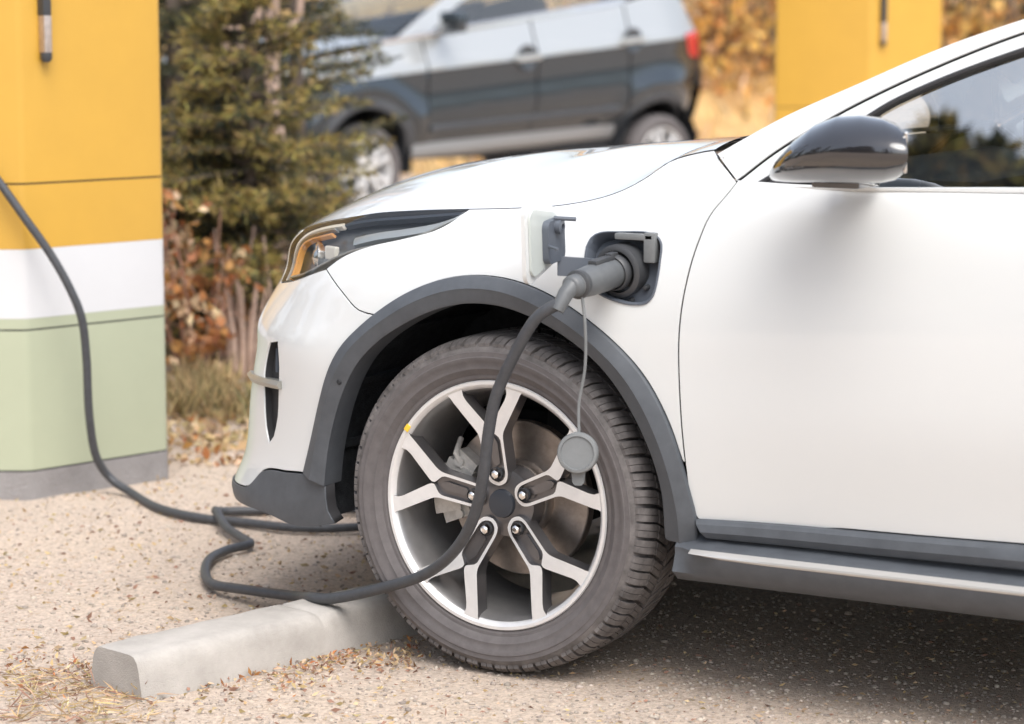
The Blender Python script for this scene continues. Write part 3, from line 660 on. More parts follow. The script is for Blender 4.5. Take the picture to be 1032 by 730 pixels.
# -- cabin seen through the glass
db = MB(); db.box((.62, CY, .90), (.20, .70, .055), Matrix.Rotation(R(8), 3, 'Y'), bev=.03); db.box((.80, .50, .945), (.06, .17, .03), bev=.015); db.build('dashboard', M['interior'], car, 40)
st = MB(); c0 = Vector((1.02, .52, .955)); ax = Vector((.90, 0, .42)).normalized(); e1 = Vector((0, 1, 0)); e2 = ax.cross(e1)
st.tube([c0 + (e1 * math.cos(t) + e2 * math.sin(t)) * .185 for t in np.linspace(0, 2 * math.pi, 41)], .016, 10, caps=False)
st.tube([c0 - ax * .03 - e1 * .17, c0 - ax * .03 + e1 * .17], .018, 8); st.tube([c0 - ax * .03, c0 - e2 * .17], .018, 8); st.lathe([(0, .0), (.06, -.01), (.07, -.04), (.05, -.2)], 20, c0, ax)
st.build('steering_wheel', M['interior'], car, 40)
for yc in (.50, 1.32):
    s_ = MB(); rot = Matrix.Rotation(R(18), 3, 'Y')
    s_.box((1.55, yc, .58), (.25, .24, .09), bev=.05); s_.box((1.86, yc, .92), (.07, .23, .32), rot, bev=.05); s_.box((1.98, yc, 1.30), (.045, .12, .08), rot, bev=.03)
    s_.build('seat', M['interior'], car, 45)
hd = MB(); hd.box((1.05, CY + .62, 1.0), (.5, .02, .06), bev=.01); hd.box((2.0, CY, .45), (1.4, .72, .02)); hd.build('cabin_floor', M['interior'], car)
tp = MB()
for x, z in ((.60, 1.085), (.76, 1.16), (.95, 1.235), (1.15, 1.30)): pass
tp.tube([(.50, .16, 1.01), (.62, .175, 1.08), (.80, .195, 1.165), (1.0, .22, 1.24), (1.25, .25, 1.315)], .022, 8); tpo = tp.build('pillar_lining', M['cabin'], car, 50); mirror(tpo)
# -- door mirror
sec = [(.640, 1.000, .004, -.070, .015), (.655, 1.004, .014, -.080, .042), (.680, 1.016, .026, -.098, .066), (.710, 1.030, .039, -.112, .086), (.745, 1.043, .050, -.122, .100), (.785, 1.050, .056, -.128, .106), (.825, 1.051, .057, -.132, .107), (.862, 1.050, .054, -.134, .104), (.884, 1.049, .048, -.134, .098), (.892, 1.049, .042, -.134, .091)]
mr = MB(); NSg = 40
for x, zc, hz_, yc, hy in sec:
    for j in range(NSg):
        t = 2 * math.pi * j / NSg; c_, s__ = math.cos(t), math.sin(t); ex = 2 / 2.3
        yy = hy * math.copysign(abs(c_) ** ex, c_); ob = max(0, -yy / .107) ** 2; zz = hz_ * math.copysign(abs(s__) ** ex, s__)
        zz *= 1 - ob * (.42 if zz < 0 else .26)
        mr.v.append((x - .016 - .58 * max(0, (x - .648) / .244) ** 1.3 * yy, yc + yy, zc + zz))
for i in range(len(sec) - 1):
    for j in range(NSg): mr.f.append((i * NSg + j, i * NSg + (j + 1) % NSg, (i + 1) * NSg + (j + 1) % NSg, (i + 1) * NSg + j)); mr.m.append(0)
mr.f += [tuple(range(NSg)), tuple(range((len(sec) - 1) * NSg, len(sec) * NSg))]; mr.m += [0, 0]
mo = mr.build('door_mirror', M['gloss'], car, 60); tag(mo, 'glossy black door mirror')
mg = MB(); mg.box((.877, -.134, 1.051), (.003, .078, .034), Matrix.Rotation(-math.atan(-.58), 3, 'Z'), bev=.003); mg.build('mirror_glass', M['chrome'], mo)
mf = MB(); mf.box((.735, -.010, .988), (.045, .05, .010), bev=.006); mf.build('mirror_foot', M['gloss'], mo, 40); mirror(mo, car)
sp = panel('corner_trim', [[(.524, .973), (.60, 1.012), (.70, 1.075)], [(.70, 1.075), (.72, 1.0)], [(.72, 1.0), (.72, .977)], [(.72, .977), (.524, .973)]], M['seal_gapshade'], surf=SurfG, off=.001, thick=.01)
# -- charging port behind its open flap
prt = D['port'] + D['port'][:1]
pw = panel('charge_port', [prt], M['portgrey'], off=-.032, thick=.002, gap=-.002)
cen = np.mean(np.array(D['port']), 0); cenp = S([cen[0]], [cen[1]])[0]
sc_ = [((p[0] - cen[0]) * .93 + cen[0], (p[1] - cen[1]) * .93 + cen[1]) for p in prt]
strip('port_rim', prt, sc_, [(0, -.006), (0, .0025), (.5, .003), (1, -.002), (1, -.032)], M['portgrey'], pw, n=90, ends=False)
SK = Vector((.272, .035, .806)); AX = Vector((-.12, -1, -.11)).normalized()
so = MB(); so.lathe([(.050, -.02), (.050, .012), (.044, .016), (.040, .016), (.040, -.01), (.0, -.012)], 36, SK, AX, m=0); so.build('socket', [M['plugdark']], pw, 40)
for dx, dz in ((.056, .020), (.050, -.030), (-.044, -.036), (.020, -.055)):
    k_ = MB(); k_.lathe([(.0, .012), (.004, .011), (.0055, .006), (.0055, -.02)], 12, SK + Vector((dx, .012, dz)), AX); k_.build('port_screw', M['plugdark'], pw, 40)
k_ = MB(); k_.box(SK + Vector((.062, .004, .045)), (.012, .012, .028), bev=.004); k_.box(SK + Vector((.030, .004, .064)), (.040, .012, .006), bev=.003); k_.build('port_latch', M['capgrey'], pw, 40)
hx = Vector((S([3.8136], [6.974])[0]))
fo = Vector((.160, -.012, .876)); du = Vector((math.cos(R(86)), -math.sin(R(86)), -.10)).normalized(); dv = Vector((.02, -.10, 1)).normalized(); dn = du.cross(dv).normalized()
if dn.x < 0: dn = -dn
def rr(w, h, r, n=6):
    out = []
    for cx, cy, t0 in ((w - r, h - r, 0), (r, h - r, 90), (r, -h + r, 180), (w - r, -h + r, 270)):
        out += [(cx + r * math.cos(R(t0 + 90 * k / n)), cy + r * math.sin(R(t0 + 90 * k / n))) for k in range(n + 1)]
    return out
fpoly = rr(.145, .080, .028); fpoly = [(a, b_ * (.60 + .40 * a / .145)) for a, b_ in fpoly]
fl_ = MB(); fl_.prism(fpoly, lambda a, b_: fo + du * a + dv * b_ + dn * .006, lambda a, b_: fo + du * a + dv * b_ - dn * (.002 + .0), 0)
fp2 = [((a - .072) * .82 + .072, b_ * .82) for a, b_ in fpoly]
fl_.prism(fp2, lambda a, b_: fo + du * a + dv * b_ + dn * .0065, lambda a, b_: fo + du * a + dv * b_ + dn * .011, 1)
fp = fl_.build('charge_flap', [M['white'], M['flapin']], car, 30); tag(fp, 'opened white charging flap')
k_ = MB(); k_.prism(rr(.072, .040, .014), lambda a, b_: fo + du * (a + .012) + dv * (b_ - .006) + dn * .011, lambda a, b_: fo + du * (a + .012) + dv * (b_ - .006) + dn * .024, 0)
k_.lathe([(.014, .024), (.014, .034), (.006, .036), (.006, .026), (0, .026)], 16, fo + du * .045 + dv * .02, dn)
k_.tube([fo + du * .05 + dv * .036 + dn * .02, fo + du * .04 + dv * .034 + dn * .060], .004, 8)
k_.tube([fo + du * .08 + dv * -.01 + dn * .02, fo + du * .10 + dv * -.012 + dn * .05], .003, 8); k_.build('flap_latch', M['portgrey'], fp, 40)
k_ = MB(); hA = fo + du * .02 + dn * .012 + Vector((0, 0, -.058)); k_.prism([(-.018, 0), (.018, 0), (.018, 1), (-.018, 1)], lambda a, b_: hA + Vector((.065, .045, -.006)) * b_ + Vector((0, 0, 1)) * a, lambda a, b_: hA + Vector((.065, .045, -.006)) * b_ + Vector((0, 0, 1)) * a + Vector((.006, -.010, 0)), 0)
k_.build('hinge_arm', M['portgrey'], fp)

# -- wheels
def make_tyre(parent):
    t = MB(); RT_ = .333; W_ = .232; hw = W_ / 2
    half = [(.2415, .030), (.246, .022), (.252, .017), (.258, .0165), (.262, .012), (.268, .0085), (.270, .0065), (.273, .0062), (.275, .0065), (.284, .003), (.288, .0008), (.293, .0002), (.2945, .0014), (.300, .0020), (.3035, .0018), (.3045, .0034), (.311, .0068), (.317, .0135), (.3205, .024), (.3225, .05), (.323, .116)]
    prof = half + [(r, W_ - a) for r, a in half[-2::-1]]
    t.lathe(prof, 120, (0, 0, 0), m=0)
    side_end = 12
    n = 120
    for k in range(len(t.m)): t.m[k] = 1 if 15 <= k // n <= len(prof) - 17 else 0
    def rad(a):
        e = min(a, W_ - a)
        return float(np.interp(e, [.006, .0085, .0135, .020, .030, .05, .116], [.314, .3195, .3245, .3285, .3315, .3335, .3350]))
    def block(th0, th1, a0, a1, sk0, sk1, na=3, drop=.0):
        vs = []
        for i in range(na + 1):
            a = a0 + (a1 - a0) * i / na; sh = sk0 + (sk1 - sk0) * i / na
            for th in (th0 + sh, th1 + sh):
                r = rad(a) - drop
                for rr_ in (r - .012, r): vs.append((math.sin(th) * rr_, a, math.cos(th) * rr_))
        fs = []
        for i in range(na):
            q = i * 4; w = q + 4
            fs += [(q + 1, w + 1, w + 3, q + 3), (q, q + 1, w + 1, w), (q + 2, w + 2, w + 3, q + 3)]
        fs += [(0, 2, 3, 1), (na * 4, na * 4 + 1, na * 4 + 3, na * 4 + 2)]
        t.add(vs, fs, 1)
    NB = 64
    for k in range(NB):
        p = 2 * math.pi / NB; th = k * p + (.006 if k % 3 == 0 else 0)
        for s_ in (0, 1):                       # each shoulder block is cut by a sipe
            g = p * .385
            block(th + s_ * (g + .003), th + s_ * (g + .003) + g - .0005, .0085, .062, 0, .03, 4)
            block(th + s_ * (g + .003), th + s_ * (g + .003) + g - .0005, W_ - .062, W_ - .0085, .03, 0, 4)
            block(th + .02 + s_ * (g + .003), th + .02 + s_ * (g + .003) + g - .001, .068, .112, .02, .085, 3)
            block(th + .05 + s_ * (g + .003), th + .05 + s_ * (g + .003) + g - .001, .120, W_ - .068, .085, .02, 3)
    return t.build('tyre', [M['rubber'], M['tread']], parent, 30)
def make_wheel(name, parent):
    """wheel centred on the origin, outer face towards -Y"""
    w = MB()
    # barrel and outer lip
    w.lathe([(.232, .030), (.2435, .0285), (.2465, .020), (.2445, .0165), (.2385, .0165), (.2335, .0200), (.2300, .026)], 120, m=0)
    w.lathe([(.2300, .026), (.2255, .034), (.2215, .050), (.2130, .085), (.2090, .13), (.2075, .205), (.232, .222), (.2435, .222)], 120, m=2)
    whl = w.build('wheel', [M['silver'], M['alloy'], mat_barrel], parent, 35)
    # spokes: five stems that fork; machined faces, dark flanks and dark pockets
    s = MB()
    fy = lambda r: .0195 + .030 * max(0, 1 - r / .236) ** 1.2
    def P3(a, b_, dy=0): return (a, fy(math.hypot(a, b_)) + dy, b_)
    def band(c1, c2, dep, m, ms, lift=0):
        """ribbon between two rails (x, z lists) with flanks going in"""
        n = len(c1); vs = [P3(*p, -lift) for p in c1] + [P3(*p, -lift) for p in c2] + [P3(*p, dep) for p in c1] + [P3(*p, dep) for p in c2]
        s.add(vs, [(i, i + 1, n + i + 1, n + i) for i in range(n - 1)], m)
        s.add(vs, [(i, i + 1, 2 * n + i + 1, 2 * n + i) for i in range(n - 1)] + [(n + i, n + i + 1, 3 * n + i + 1, 3 * n + i) for i in range(n - 1)] + [(0, n, 3 * n, 2 * n), (n - 1, 2 * n - 1, 4 * n - 1, 3 * n - 1)], ms)
    for k in range(5):
        th = R(-6) + k * 2 * math.pi / 5
        er, et = (math.sin(th), math.cos(th)), (math.cos(th), -math.sin(th))
        def pt(r, l): return (er[0] * r + et[0] * l, er[1] * r + et[1] * l)
        for sg in (-1, 1):
            # outer rail of this half: hub, stem flank, arm, rim
            o_ = [pt(.036, .0), pt(.038, sg * .010), pt(.044, sg * .018), pt(.052, sg * .0225), pt(.064, sg * .0245), pt(.132, sg * .0262), pt(.141, sg * .0285), pt(.148, sg * .0325), pt(.205, sg * .0735), pt(.214, sg * .0790), pt(.2225, sg * .0890)]
            i_ = [pt(.043, .0), pt(.045, sg * .007), pt(.050, sg * .0140), pt(.057, sg * .0178), pt(.066, sg * .0188), pt(.126, sg * .0198), pt(.134, sg * .0165), pt(.143, sg * .0050), pt(.148, sg * .0004), pt(.156, sg * .0035), pt(.207, sg * .0440), pt(.217, sg * .0490), pt(.2302, sg * .0500)]
            n_ = 34; band(resamp(o_, n_), resamp(i_, n_), .036, 0, 1)
        # dark pocket floor between the machined edges, with a rib and the bolt seat
        pk = [pt(r, l) for r, l in ((.040, -.012), (.055, -.020), (.128, -.022), (.140, -.010), (.146, 0), (.140, .010), (.128, .022), (.055, .020), (.040, .012))]
        s.prism(pk, lambda a, b_: P3(a, b_, .010), lambda a, b_: P3(a, b_, .034), 1)
        rb = [pt(r, l) for r, l in ((.080, -.0075), (.120, -.0090), (.130, -.005), (.135, 0), (.130, .005), (.120, .0090), (.080, .0075), (.074, 0))]
        s.prism(rb, lambda a, b_: P3(a, b_, .0045), lambda a, b_: P3(a, b_, .012), 1)
    s.lathe([(.0, .050), (.030, .050), (.044, .052), (.066, .058), (.070, .075), (.07, .11)], 40, m=1)
    sp_ = s.build('spokes', [M['silver'], M['alloy']], whl, 30)
    for k in range(5):
        th = R(-6) + k * 2 * math.pi / 5; c_ = Vector((math.sin(th) * .060, .030, math.cos(th) * .060))
        nb = MB(); nb.lathe([(.0135, .012), (.0135, .0055), (.012, .0045)], 20, c_, m=1); nb.lathe([(.0, -.003), (.0045, -.003), (.0085, .0), (.0085, .014)], 6, c_, m=0); nb.build('lug_nut', [M['chrome'], M['dark']], whl, 40)
    cc = MB(); cc.lathe([(0, .041), (.022, .0415), (.027, .043), (.029, .050)], 30); cc.build('centre_cap', M['lampdark'], whl, 40)
    make_tyre(whl)
    return whl
mat_barrel = mat('rim_barrel', (.58, .575, .575), .30, metal=.85, var=.1, vscale=20)
fw = make_wheel('wheel', car); fw.location = (0, .014, HUBZ)
yt = MB(); yt.box((0, 0, 0), (.007, .001, .0055), bev=.0008); yo = yt.build('balance_sticker', M['yellow_tag'], fw); yo.location = (math.sin(R(-55)) * .2405, .0155, math.cos(R(-55)) * .2405); yo.rotation_euler = (0, R(-55), 0)
def dup(o, parent, loc=None, rot=None):
    c_ = o.copy(); COL.objects.link(c_); c_.parent = parent
    if loc is not None: c_.location = loc
    if rot is not None: c_.rotation_euler = rot
    for ch in list(o.children): dup(ch, c_)
    return c_
dup(fw, car, (WB, .014, HUBZ)); 
for x in (0, WB): dup(fw, car, (x, 2 * CY - .014, HUBZ), (0, 0, math.pi))
bd = MB(); bd.lathe([(.0, .095), (.072, .095), (.076, .100), (.078, .118), (.152, .118), (.154, .120), (.154, .142), (.15, .144), (.0, .144)], 72, (0, .014, HUBZ)); bdo = bd.build('brake_disc', M['steel'], car, 35)
dup(bdo, car, (WB, 0, 0))
kc = MB()
for ang, hw_, hr in ((R(-92), .062, .030), (R(-58), .026, .026)):
    pass
cc_ = Vector((0, .014, HUBZ))
def polar(r, t, a): return cc_ + Vector((math.sin(t) * r, a, math.cos(t) * r))
for a0, a1, r0, r1, y0, y1 in ((R(-112), R(-62), .098, .160, .082, .112), (R(-104), R(-70), .112, .172, .074, .150), (R(-66), R(-52), .10, .150, .086, .118)):
    ts = np.linspace(a0, a1, 9); pl = [(r0, t) for t in ts] + [(r1, t) for t in ts[::-1]]
    kc.prism(pl, lambda r, t: polar(r, t, y0), lambda r, t: polar(r, t, y1))
kc.tube([polar(.135, R(-60), .078), polar(.135, R(-60), .14)], .010, 12); kc.tube([polar(.120, R(-108), .075), polar(.120, R(-108), .14)], .009, 12)
kc.tube([polar(.125, R(-64), .085), polar(.150, R(-56), .08), polar(.17, R(-50), .11)], .006, 8)
kc.build('brake_caliper', M['cast'], car, 30)
# ---------------------------------------------------------------- charging cable with its plug and dust cap
ch_off = Vector((.2, -.14, .8))
ch = empty('charging_cable', 'dark charging cable looping over the ground from the station to the plug in the car', 'charging cable', ch_off)
def child(mb, name, m, par, sm=40):
    mb.v = [(x - ch_off.x, y - ch_off.y, z - ch_off.z) for x, y, z in mb.v]; return mb.build(name, m, par, sm)
E0 = SK + AX * .150
drop = Vector((-.30, -.35, -.9)).normalized()
pl = MB()
pl.lathe([(.0, -.010), (.026, -.010), (.027, .02), (.028, .03), (.029, .06), (.0285, .10), (.0265, .126), (.0245, .135), (.0, .136)], 32, SK, AX)
plug = child(pl, 'plug', [M['plug']], ch, 40)
pl = MB(); sz_ = AX.cross(Vector((1, 0, 0))).normalized(); sz_ = sz_ if sz_.z > 0 else -sz_; sx_ = AX.cross(sz_)
pr_ = Matrix((tuple(sx_), tuple(AX), tuple(sz_))).transposed(); pl.box(SK + AX * .062 + sz_ * .0295, (.010, .030, .006), pr_, bev=.004); pl.box(SK + AX * .028 + sz_ * .031, (.008, .012, .008), pr_, bev=.003); child(pl, 'plug_latch', [M['plugdark']], plug)
pl = MB(); pl.lathe([(.033, .012), (.0345, .018), (.034, .026), (.031, .030)], 32, SK, AX); child(pl, 'plug_ring', [M['plugdark']], plug).matrix_parent_inverse = Matrix()
pl = MB(); pl.lathe([(.0255, .128), (.0270, .134), (.0270, .141), (.022, .144)], 28, SK, AX); child(pl, 'plug_collar', [M['plugdark']], plug)
pl = MB(); pl.lathe([(.021, .142), (.0205, .160), (.017, .164), (.012, .166)], 28, SK, AX); pl.tube([E0 + AX * .006, E0 + AX * .018 + drop * .012, E0 + AX * .020 + drop * .045], [.017, .0145, .0125], 16); child(pl, 'plug_boot', [M['plug']], plug)
C0 = E0 + AX * .020 + drop * .03
path = [(-2.30, .80, 1.20), (-2.23, .81, 1.12), (-2.162, .838, 1.043), (-2.067, .844, .954), (-1.992, .871, .851), (-1.936, .9, .76), (-1.887, .937, .668), (-1.849, .968, .575), (-1.829, .99, .495), (-1.83, 1.007, .387), (-1.838, 1.023, .224), (-1.842, 1.055, .105), (-1.825, 1.09, .045), (-1.752, 1.084, .016),
        (-1.559, .959, .014), (-1.39, .907, .015), (-1.243, .92, .014), (-1.121, .925, .014), (-1.0, .985, .014), (-.93, 1.10, .014), (-.98, 1.21, .014), (-1.12, 1.19, .014), (-1.328, 1.036, .016), (-1.378, .975, .020), (-1.338, .915, .036), (-1.237, .819, .022), (-1.134, .75, .016), (-1.082, .708, .016), (-1.093, .64, .015), (-1.072, .539, .015), (-.988, .405, .015),
        (-.893, .31, .018), (-.79, .27, .028), (-.60, .215, .045), (-.463, .075, .088), (-.393, .045, .100), (-.237, .0, .150), (-.116, -.03, .199), (-.024, -.07, .266), (.034, -.10, .341), (.066, -.12, .423), (.082, -.13, .501), (.105, -.14, .579), (.153, -.15, .666), (.205, -.155, .738), tuple(C0)]
pc_ = crv(path, .02)
cb = MB(); cb.tube(pc_, .0112, 14); child(cb, 'cable', [M['cable']], ch, 60)
sb0 = E0 + Vector((.012, .012, -.020)); capc = Vector((sb0.x - .008, sb0.y, sb0.z - .288))
tb = MB(); tb.lathe([(.018, .138), (.0215, .138), (.0215, .146), (.018, .146)], 24, SK, AX)
tb.tube(crv([sb0 + Vector((-.004, 0, .012)), sb0 + Vector((.006, -.004, -.05)), sb0 + Vector((.003, .002, -.13)), sb0 + Vector((-.010, .003, -.20)), capc + Vector((0, 0, .036))], .01), .0030, 8); stp = child(tb, 'strap', [M['capgrey']], ch)
ca = MB(); cax = Vector((.30, -.93, .10)).normalized()
ca.lathe([(.0, -.006), (.030, -.006), (.0365, -.003), (.038, .004), (.038, .014), (.036, .017), (.031, .018), (.030, .015), (.0, .015)], 36, capc, cax)
e1 = Vector((0, 0, 1)); e2 = cax.cross(e1).normalized()
ca.prism([(-.013, -.034), (.013, -.034), (.011, -.055), (.006, -.061), (-.006, -.061), (-.011, -.055)], lambda a, b_: capc + e2 * a + e1 * b_ + cax * -.001, lambda a, b_: capc + e2 * a + e1 * b_ + cax * .007)
child(ca, 'dust_cap', [M['capgrey']], ch, 35)

# ---------------------------------------------------------------- concrete wheel stop
conc = mat('concrete', (.46, .435, .405), .9, col2=(.34, .32, .295), vscale=11, bump=.22, bscale=330, spec=.25, detail=8)
kb = MB(); kd = Vector((.232, .973, 0)); kn = Vector((-.973, .232, 0)); k0 = Vector((-.47, -.465, 0))
kp = [(-.004, -.03), (.0, .0), (.010, .052), (.016, .068), (.026, .078), (.040, .082), (.135, .082), (.150, .078), (.160, .068), (.166, .052), (.176, 0), (.18, -.03)]
st_ = [(0, .03, .0), (.006, .012, .004), (.018, .004, .009), (.03, .0, .010)]
ys = [(0, .965, -.004), (.008, .985, -.001), (.02, 1, 0)]
Ls = [0, .008, .022] + list(np.linspace(.06, .44, 20)) + [.455, .462, .470, .477] + list(np.linspace(.50, 1.74, 50)) + [1.768, 1.78]
rows = []
for L_ in Ls:
    e = min(L_, 1.78 - L_); sc_k = 1 - .10 * max(0, 1 - e / .022) ** 2; g = .006 if .457 < L_ < .474 else 0
    for a, z in kp:
        wob = .0022 * noise2(L_ * 3, a * 9, 4, 2) + .0016 * noise2(L_ * 9, a * 30 + z * 40, 4, 6)
        q = k0 + kd * L_ + kn * ((a - .088) * sc_k + .088 + wob * .5); rows.append((q.x, q.y, z * (1 - .06 * (1 - sc_k) * 10 * .3) - g * (z > .05) + wob * (z > .02)))
n_ = len(kp); kb.add(rows, [(i * n_ + j, i * n_ + j + 1, (i + 1) * n_ + j + 1, (i + 1) * n_ + j) for i in range(len(Ls) - 1) for j in range(n_ - 1)] + [tuple(range(n_)), tuple(range((len(Ls) - 1) * n_, len(Ls) * n_))])
ko = kb.build('wheel_stop', conc, None, 50); tag(ko, 'low pale concrete wheel stop in front of the white car\'s front wheel', 'wheel stop')

# ---------------------------------------------------------------- charging stations
PM = dict(yellow=mat('yellow_sheet', (.58, .335, .05), .42, coat=.15, coat_rough=.25, var=.05, vscale=3), white=mat('white_sheet', (.62, .63, .645), .45, var=.03, vscale=4), green=mat('pale_green_sheet', (.40, .435, .315), .5, var=.05, vscale=3),
          base=mat('station_concrete', (.30, .29, .29), .9, col2=(.22, .21, .21), vscale=9, bump=.3, bscale=120), seam=mat('panel_seam', (.03, .03, .035), .7))
PLAN = [(0, 0), (.318, .331), (.27, .64), (.12, .91), (-.5, .91), (-.5, 0)]
def station(loc, rz, label, handle=True):
    st = empty('charging_station', label, 'charging station', loc, rz, 'yellow charging stations')
    def sect(name, z0, z1, m, inset=0, sub=st, bev=True):
        cx, cy = -.10, .455; mb = MB(); f_ = lambda p: (cx + (p[0] - cx) * (1 - inset / .5), cy + (p[1] - cy) * (1 - inset / .45))
        out = []
        n = len(PLAN)
        for i in range(n):                      # soften the corners
            p, q, r_ = Vector(PLAN[i - 1]), Vector(PLAN[i]), Vector(PLAN[(i + 1) % n]); a = (p - q).normalized(); b_ = (r_ - q).normalized()
            out += [f_(q + a * .014), f_(q + (a + b_) * .0042), f_(q + b_ * .014)]
        W = lambda z: (lambda a, b_: (RT * a + VH * b_) + Vector((0, 0, z)))
        mb.prism(out, W(z0), W(z1)); o = mb.build(name, m, sub, 20); return o
    sect('plinth', -.05, .075, PM['base'], -.002); sect('core', .06, 2.12, PM['seam'], .004)
    sect('lower_panel', .080, .4555, PM['green']); sect('lower_panel', .4605, .488, PM['green']); sect('white_band', .4885, .673, PM['white'])
    sect('yellow_panel', .6735, .844, PM['yellow']); sect('yellow_panel', .849, 2.10, PM['yellow']); sect('cap', 2.10, 2.15, PM['white'], -.01)
    t = .155; p = (RT * .318 + VH * .331) * t; nn = (RT * .311 - VH * .298).normalized(); tt = (RT * .298 + VH * .311).normalized()
    hd_ = MB(); rotm = Matrix((tuple(tt), tuple(nn), (0, 0, 1))).transposed()
    hd_.box(p + nn * .014 + Vector((0, 0, 1.40)), (.013, .016, .115), rotm, bev=.006); hd_.lathe([(0, -.014), (.010, -.013), (.0155, -.004), (.0155, .012), (.0, .012)], 16, p + nn * .018 + Vector((0, 0, 1.178)), (0, 0, 1))
    ho_ = hd_.build('door_handle', M['plugdark'], st, 40)
    hd_ = MB(); hd_.box(p + nn * .016 + Vector((0, 0, 1.237)), (.012, .014, .050), rotm, bev=.004); hd_.build('handle_grip', PM['grip'], ho_, 40)
    return st
PM['grip'] = mat('worn_metal_grip', (.55, .47, .42), .4, metal=.7, var=.2, vscale=60)
pc0 = Vector((-1.966, .931, 0))
station(pc0, 0, 'yellow, white and pale green charging station with a concrete plinth, left of the white car')
station(Vector((-2.36, 7.89, 0)), R(-18), 'orange-yellow charging station rising behind the windscreen pillar of the white car')

# ---------------------------------------------------------------- dark suv parked behind
M['suvskysilver'] = mat('silver_grey_sky_sheen', (.50, .52, .52), .32, metal=.6, coat=1, coat_rough=.02)  # pale tone carries the sky reflected on the upper body; handles share it
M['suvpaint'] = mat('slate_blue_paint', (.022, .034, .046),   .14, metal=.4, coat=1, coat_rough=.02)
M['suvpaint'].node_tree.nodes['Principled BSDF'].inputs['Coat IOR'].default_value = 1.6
M['handle'] = mat('handle_recess', (.04, .05, .06), .3, coat=1)
M['suvclad'] = mat('pale_sill_sheen', (.26, .265, .27), .4, coat=.5)  # reflected light put into the pale grey of the sill
M['suvglass'] = glass_mat('clear_car_glass', (.80, .84, .83), .16)
suv = empty('parked_suv', 'dark slate blue suv with bright window trim parked behind the white car', 'suv', (-6.6, 9.63, 0), math.atan2(.945, .327))
class SurfV:
    ks = (1, 1)
    @staticmethod
    def y(x, z):
        x = np.asarray(x, float); z = np.asarray(z, float); zc = .93 + .085 * x; zb = 1.14 + .12 * x
        fl = sum(-.040 * np.exp(-((np.hypot(x - c_, z - .33) - .52) / .075) ** 2) * np.clip((z - .35) / .3, 0, 1) for c_ in (0, 2.78))
        y = fl + np.where(z < zc, .012 * np.sin(np.clip((zc - z) / .30, 0, 1) * np.pi) + .16 * np.clip((.70 + .085 * x - z) / .35, 0, 1.2) ** 2, .34 * (z - zc) * np.clip((z - zc) / .08, 0, 1)) + .12 * np.maximum(z - zb, 0)
        f_ = np.maximum(-.25 - x, 0); r_ = np.maximum(x - 2.75, 0)
        return y + .9 * f_ ** 2 + .55 * r_ ** 2
    @staticmethod
    def P(x, z): x = np.asarray(x, float).ravel(); z = np.asarray(z, float).ravel(); return np.stack([x, SurfV.y(x, z), z], 1)
    @staticmethod
    def N(x, z):
        x = np.asarray(x, float).ravel(); z = np.asarray(z, float).ravel(); e = .004
        n = np.stack([(SurfV.y(x + e, z) - SurfV.y(x - e, z)) / 2 / e, -np.ones(len(x)), (SurfV.y(x, z + e) - SurfV.y(x, z - e)) / 2 / e], 1); return n / np.linalg.norm(n, axis=1)[:, None]
sw, hz2, VW = 2.78, .345, 1.82
arc = lambda cx, r_, t0, t1, n=16: [(cx + r_ * math.cos(R(t)), hz2 + r_ * math.sin(R(t))) for t in np.linspace(t0, t1, n)]
kw = dict(parent=suv, surf=SurfV, grid=.045, step=.035, gap=.003, thick=.02)
CYs = CY; CY = VW / 2
beltz = lambda x: 1.135 + .128 * x
vp_ = []
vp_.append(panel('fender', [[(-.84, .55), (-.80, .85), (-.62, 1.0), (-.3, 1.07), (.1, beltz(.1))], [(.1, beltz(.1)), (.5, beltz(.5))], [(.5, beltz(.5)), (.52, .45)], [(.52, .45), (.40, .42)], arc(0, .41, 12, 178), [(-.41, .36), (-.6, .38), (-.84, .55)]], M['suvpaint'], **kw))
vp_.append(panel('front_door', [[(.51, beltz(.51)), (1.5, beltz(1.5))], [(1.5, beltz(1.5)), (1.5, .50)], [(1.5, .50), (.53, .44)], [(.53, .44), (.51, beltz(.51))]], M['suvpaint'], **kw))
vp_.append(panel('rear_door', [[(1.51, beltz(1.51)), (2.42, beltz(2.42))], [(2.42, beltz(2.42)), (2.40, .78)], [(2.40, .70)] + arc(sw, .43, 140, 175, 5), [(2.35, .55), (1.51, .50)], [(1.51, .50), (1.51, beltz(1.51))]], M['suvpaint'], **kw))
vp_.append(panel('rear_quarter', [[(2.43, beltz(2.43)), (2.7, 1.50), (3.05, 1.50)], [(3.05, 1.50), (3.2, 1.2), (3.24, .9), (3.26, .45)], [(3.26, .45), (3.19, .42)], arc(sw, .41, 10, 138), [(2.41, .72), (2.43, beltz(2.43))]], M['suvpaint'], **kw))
for cx in (0, sw):
    ra = [(cx + .46 * math.cos(R(t)), hz2 + .45 * math.sin(R(t))) for t in np.linspace(182, -4, 24)]; rb_ = arc(cx, .385, 182, -4, 24)
    vp_.append(strip('arch_trim', ra, rb_, [(0, -.01), (0, .010), (.5, .022), (1, .012), (1, -.05)], M['trim'], suv, SurfV, n=30))
vp_.append(strip('sill', [(.42, .475), (2.36, .565)], [(.42, .355), (2.36, .43)], [(0, -.01), (0, .010), (.25, .045), (.5, .052), (.8, .03), (1, -.03)], M['suvclad'], suv, SurfV, n=12))
vp_.append(strip('door_moulding', [(.54, .60), (2.33, .70)], [(.54, .55), (2.33, .655)], [(0, -.01), (0, .012), (.5, .018), (1, .008), (1, -.01)], M['trim'], suv, SurfV, n=12))
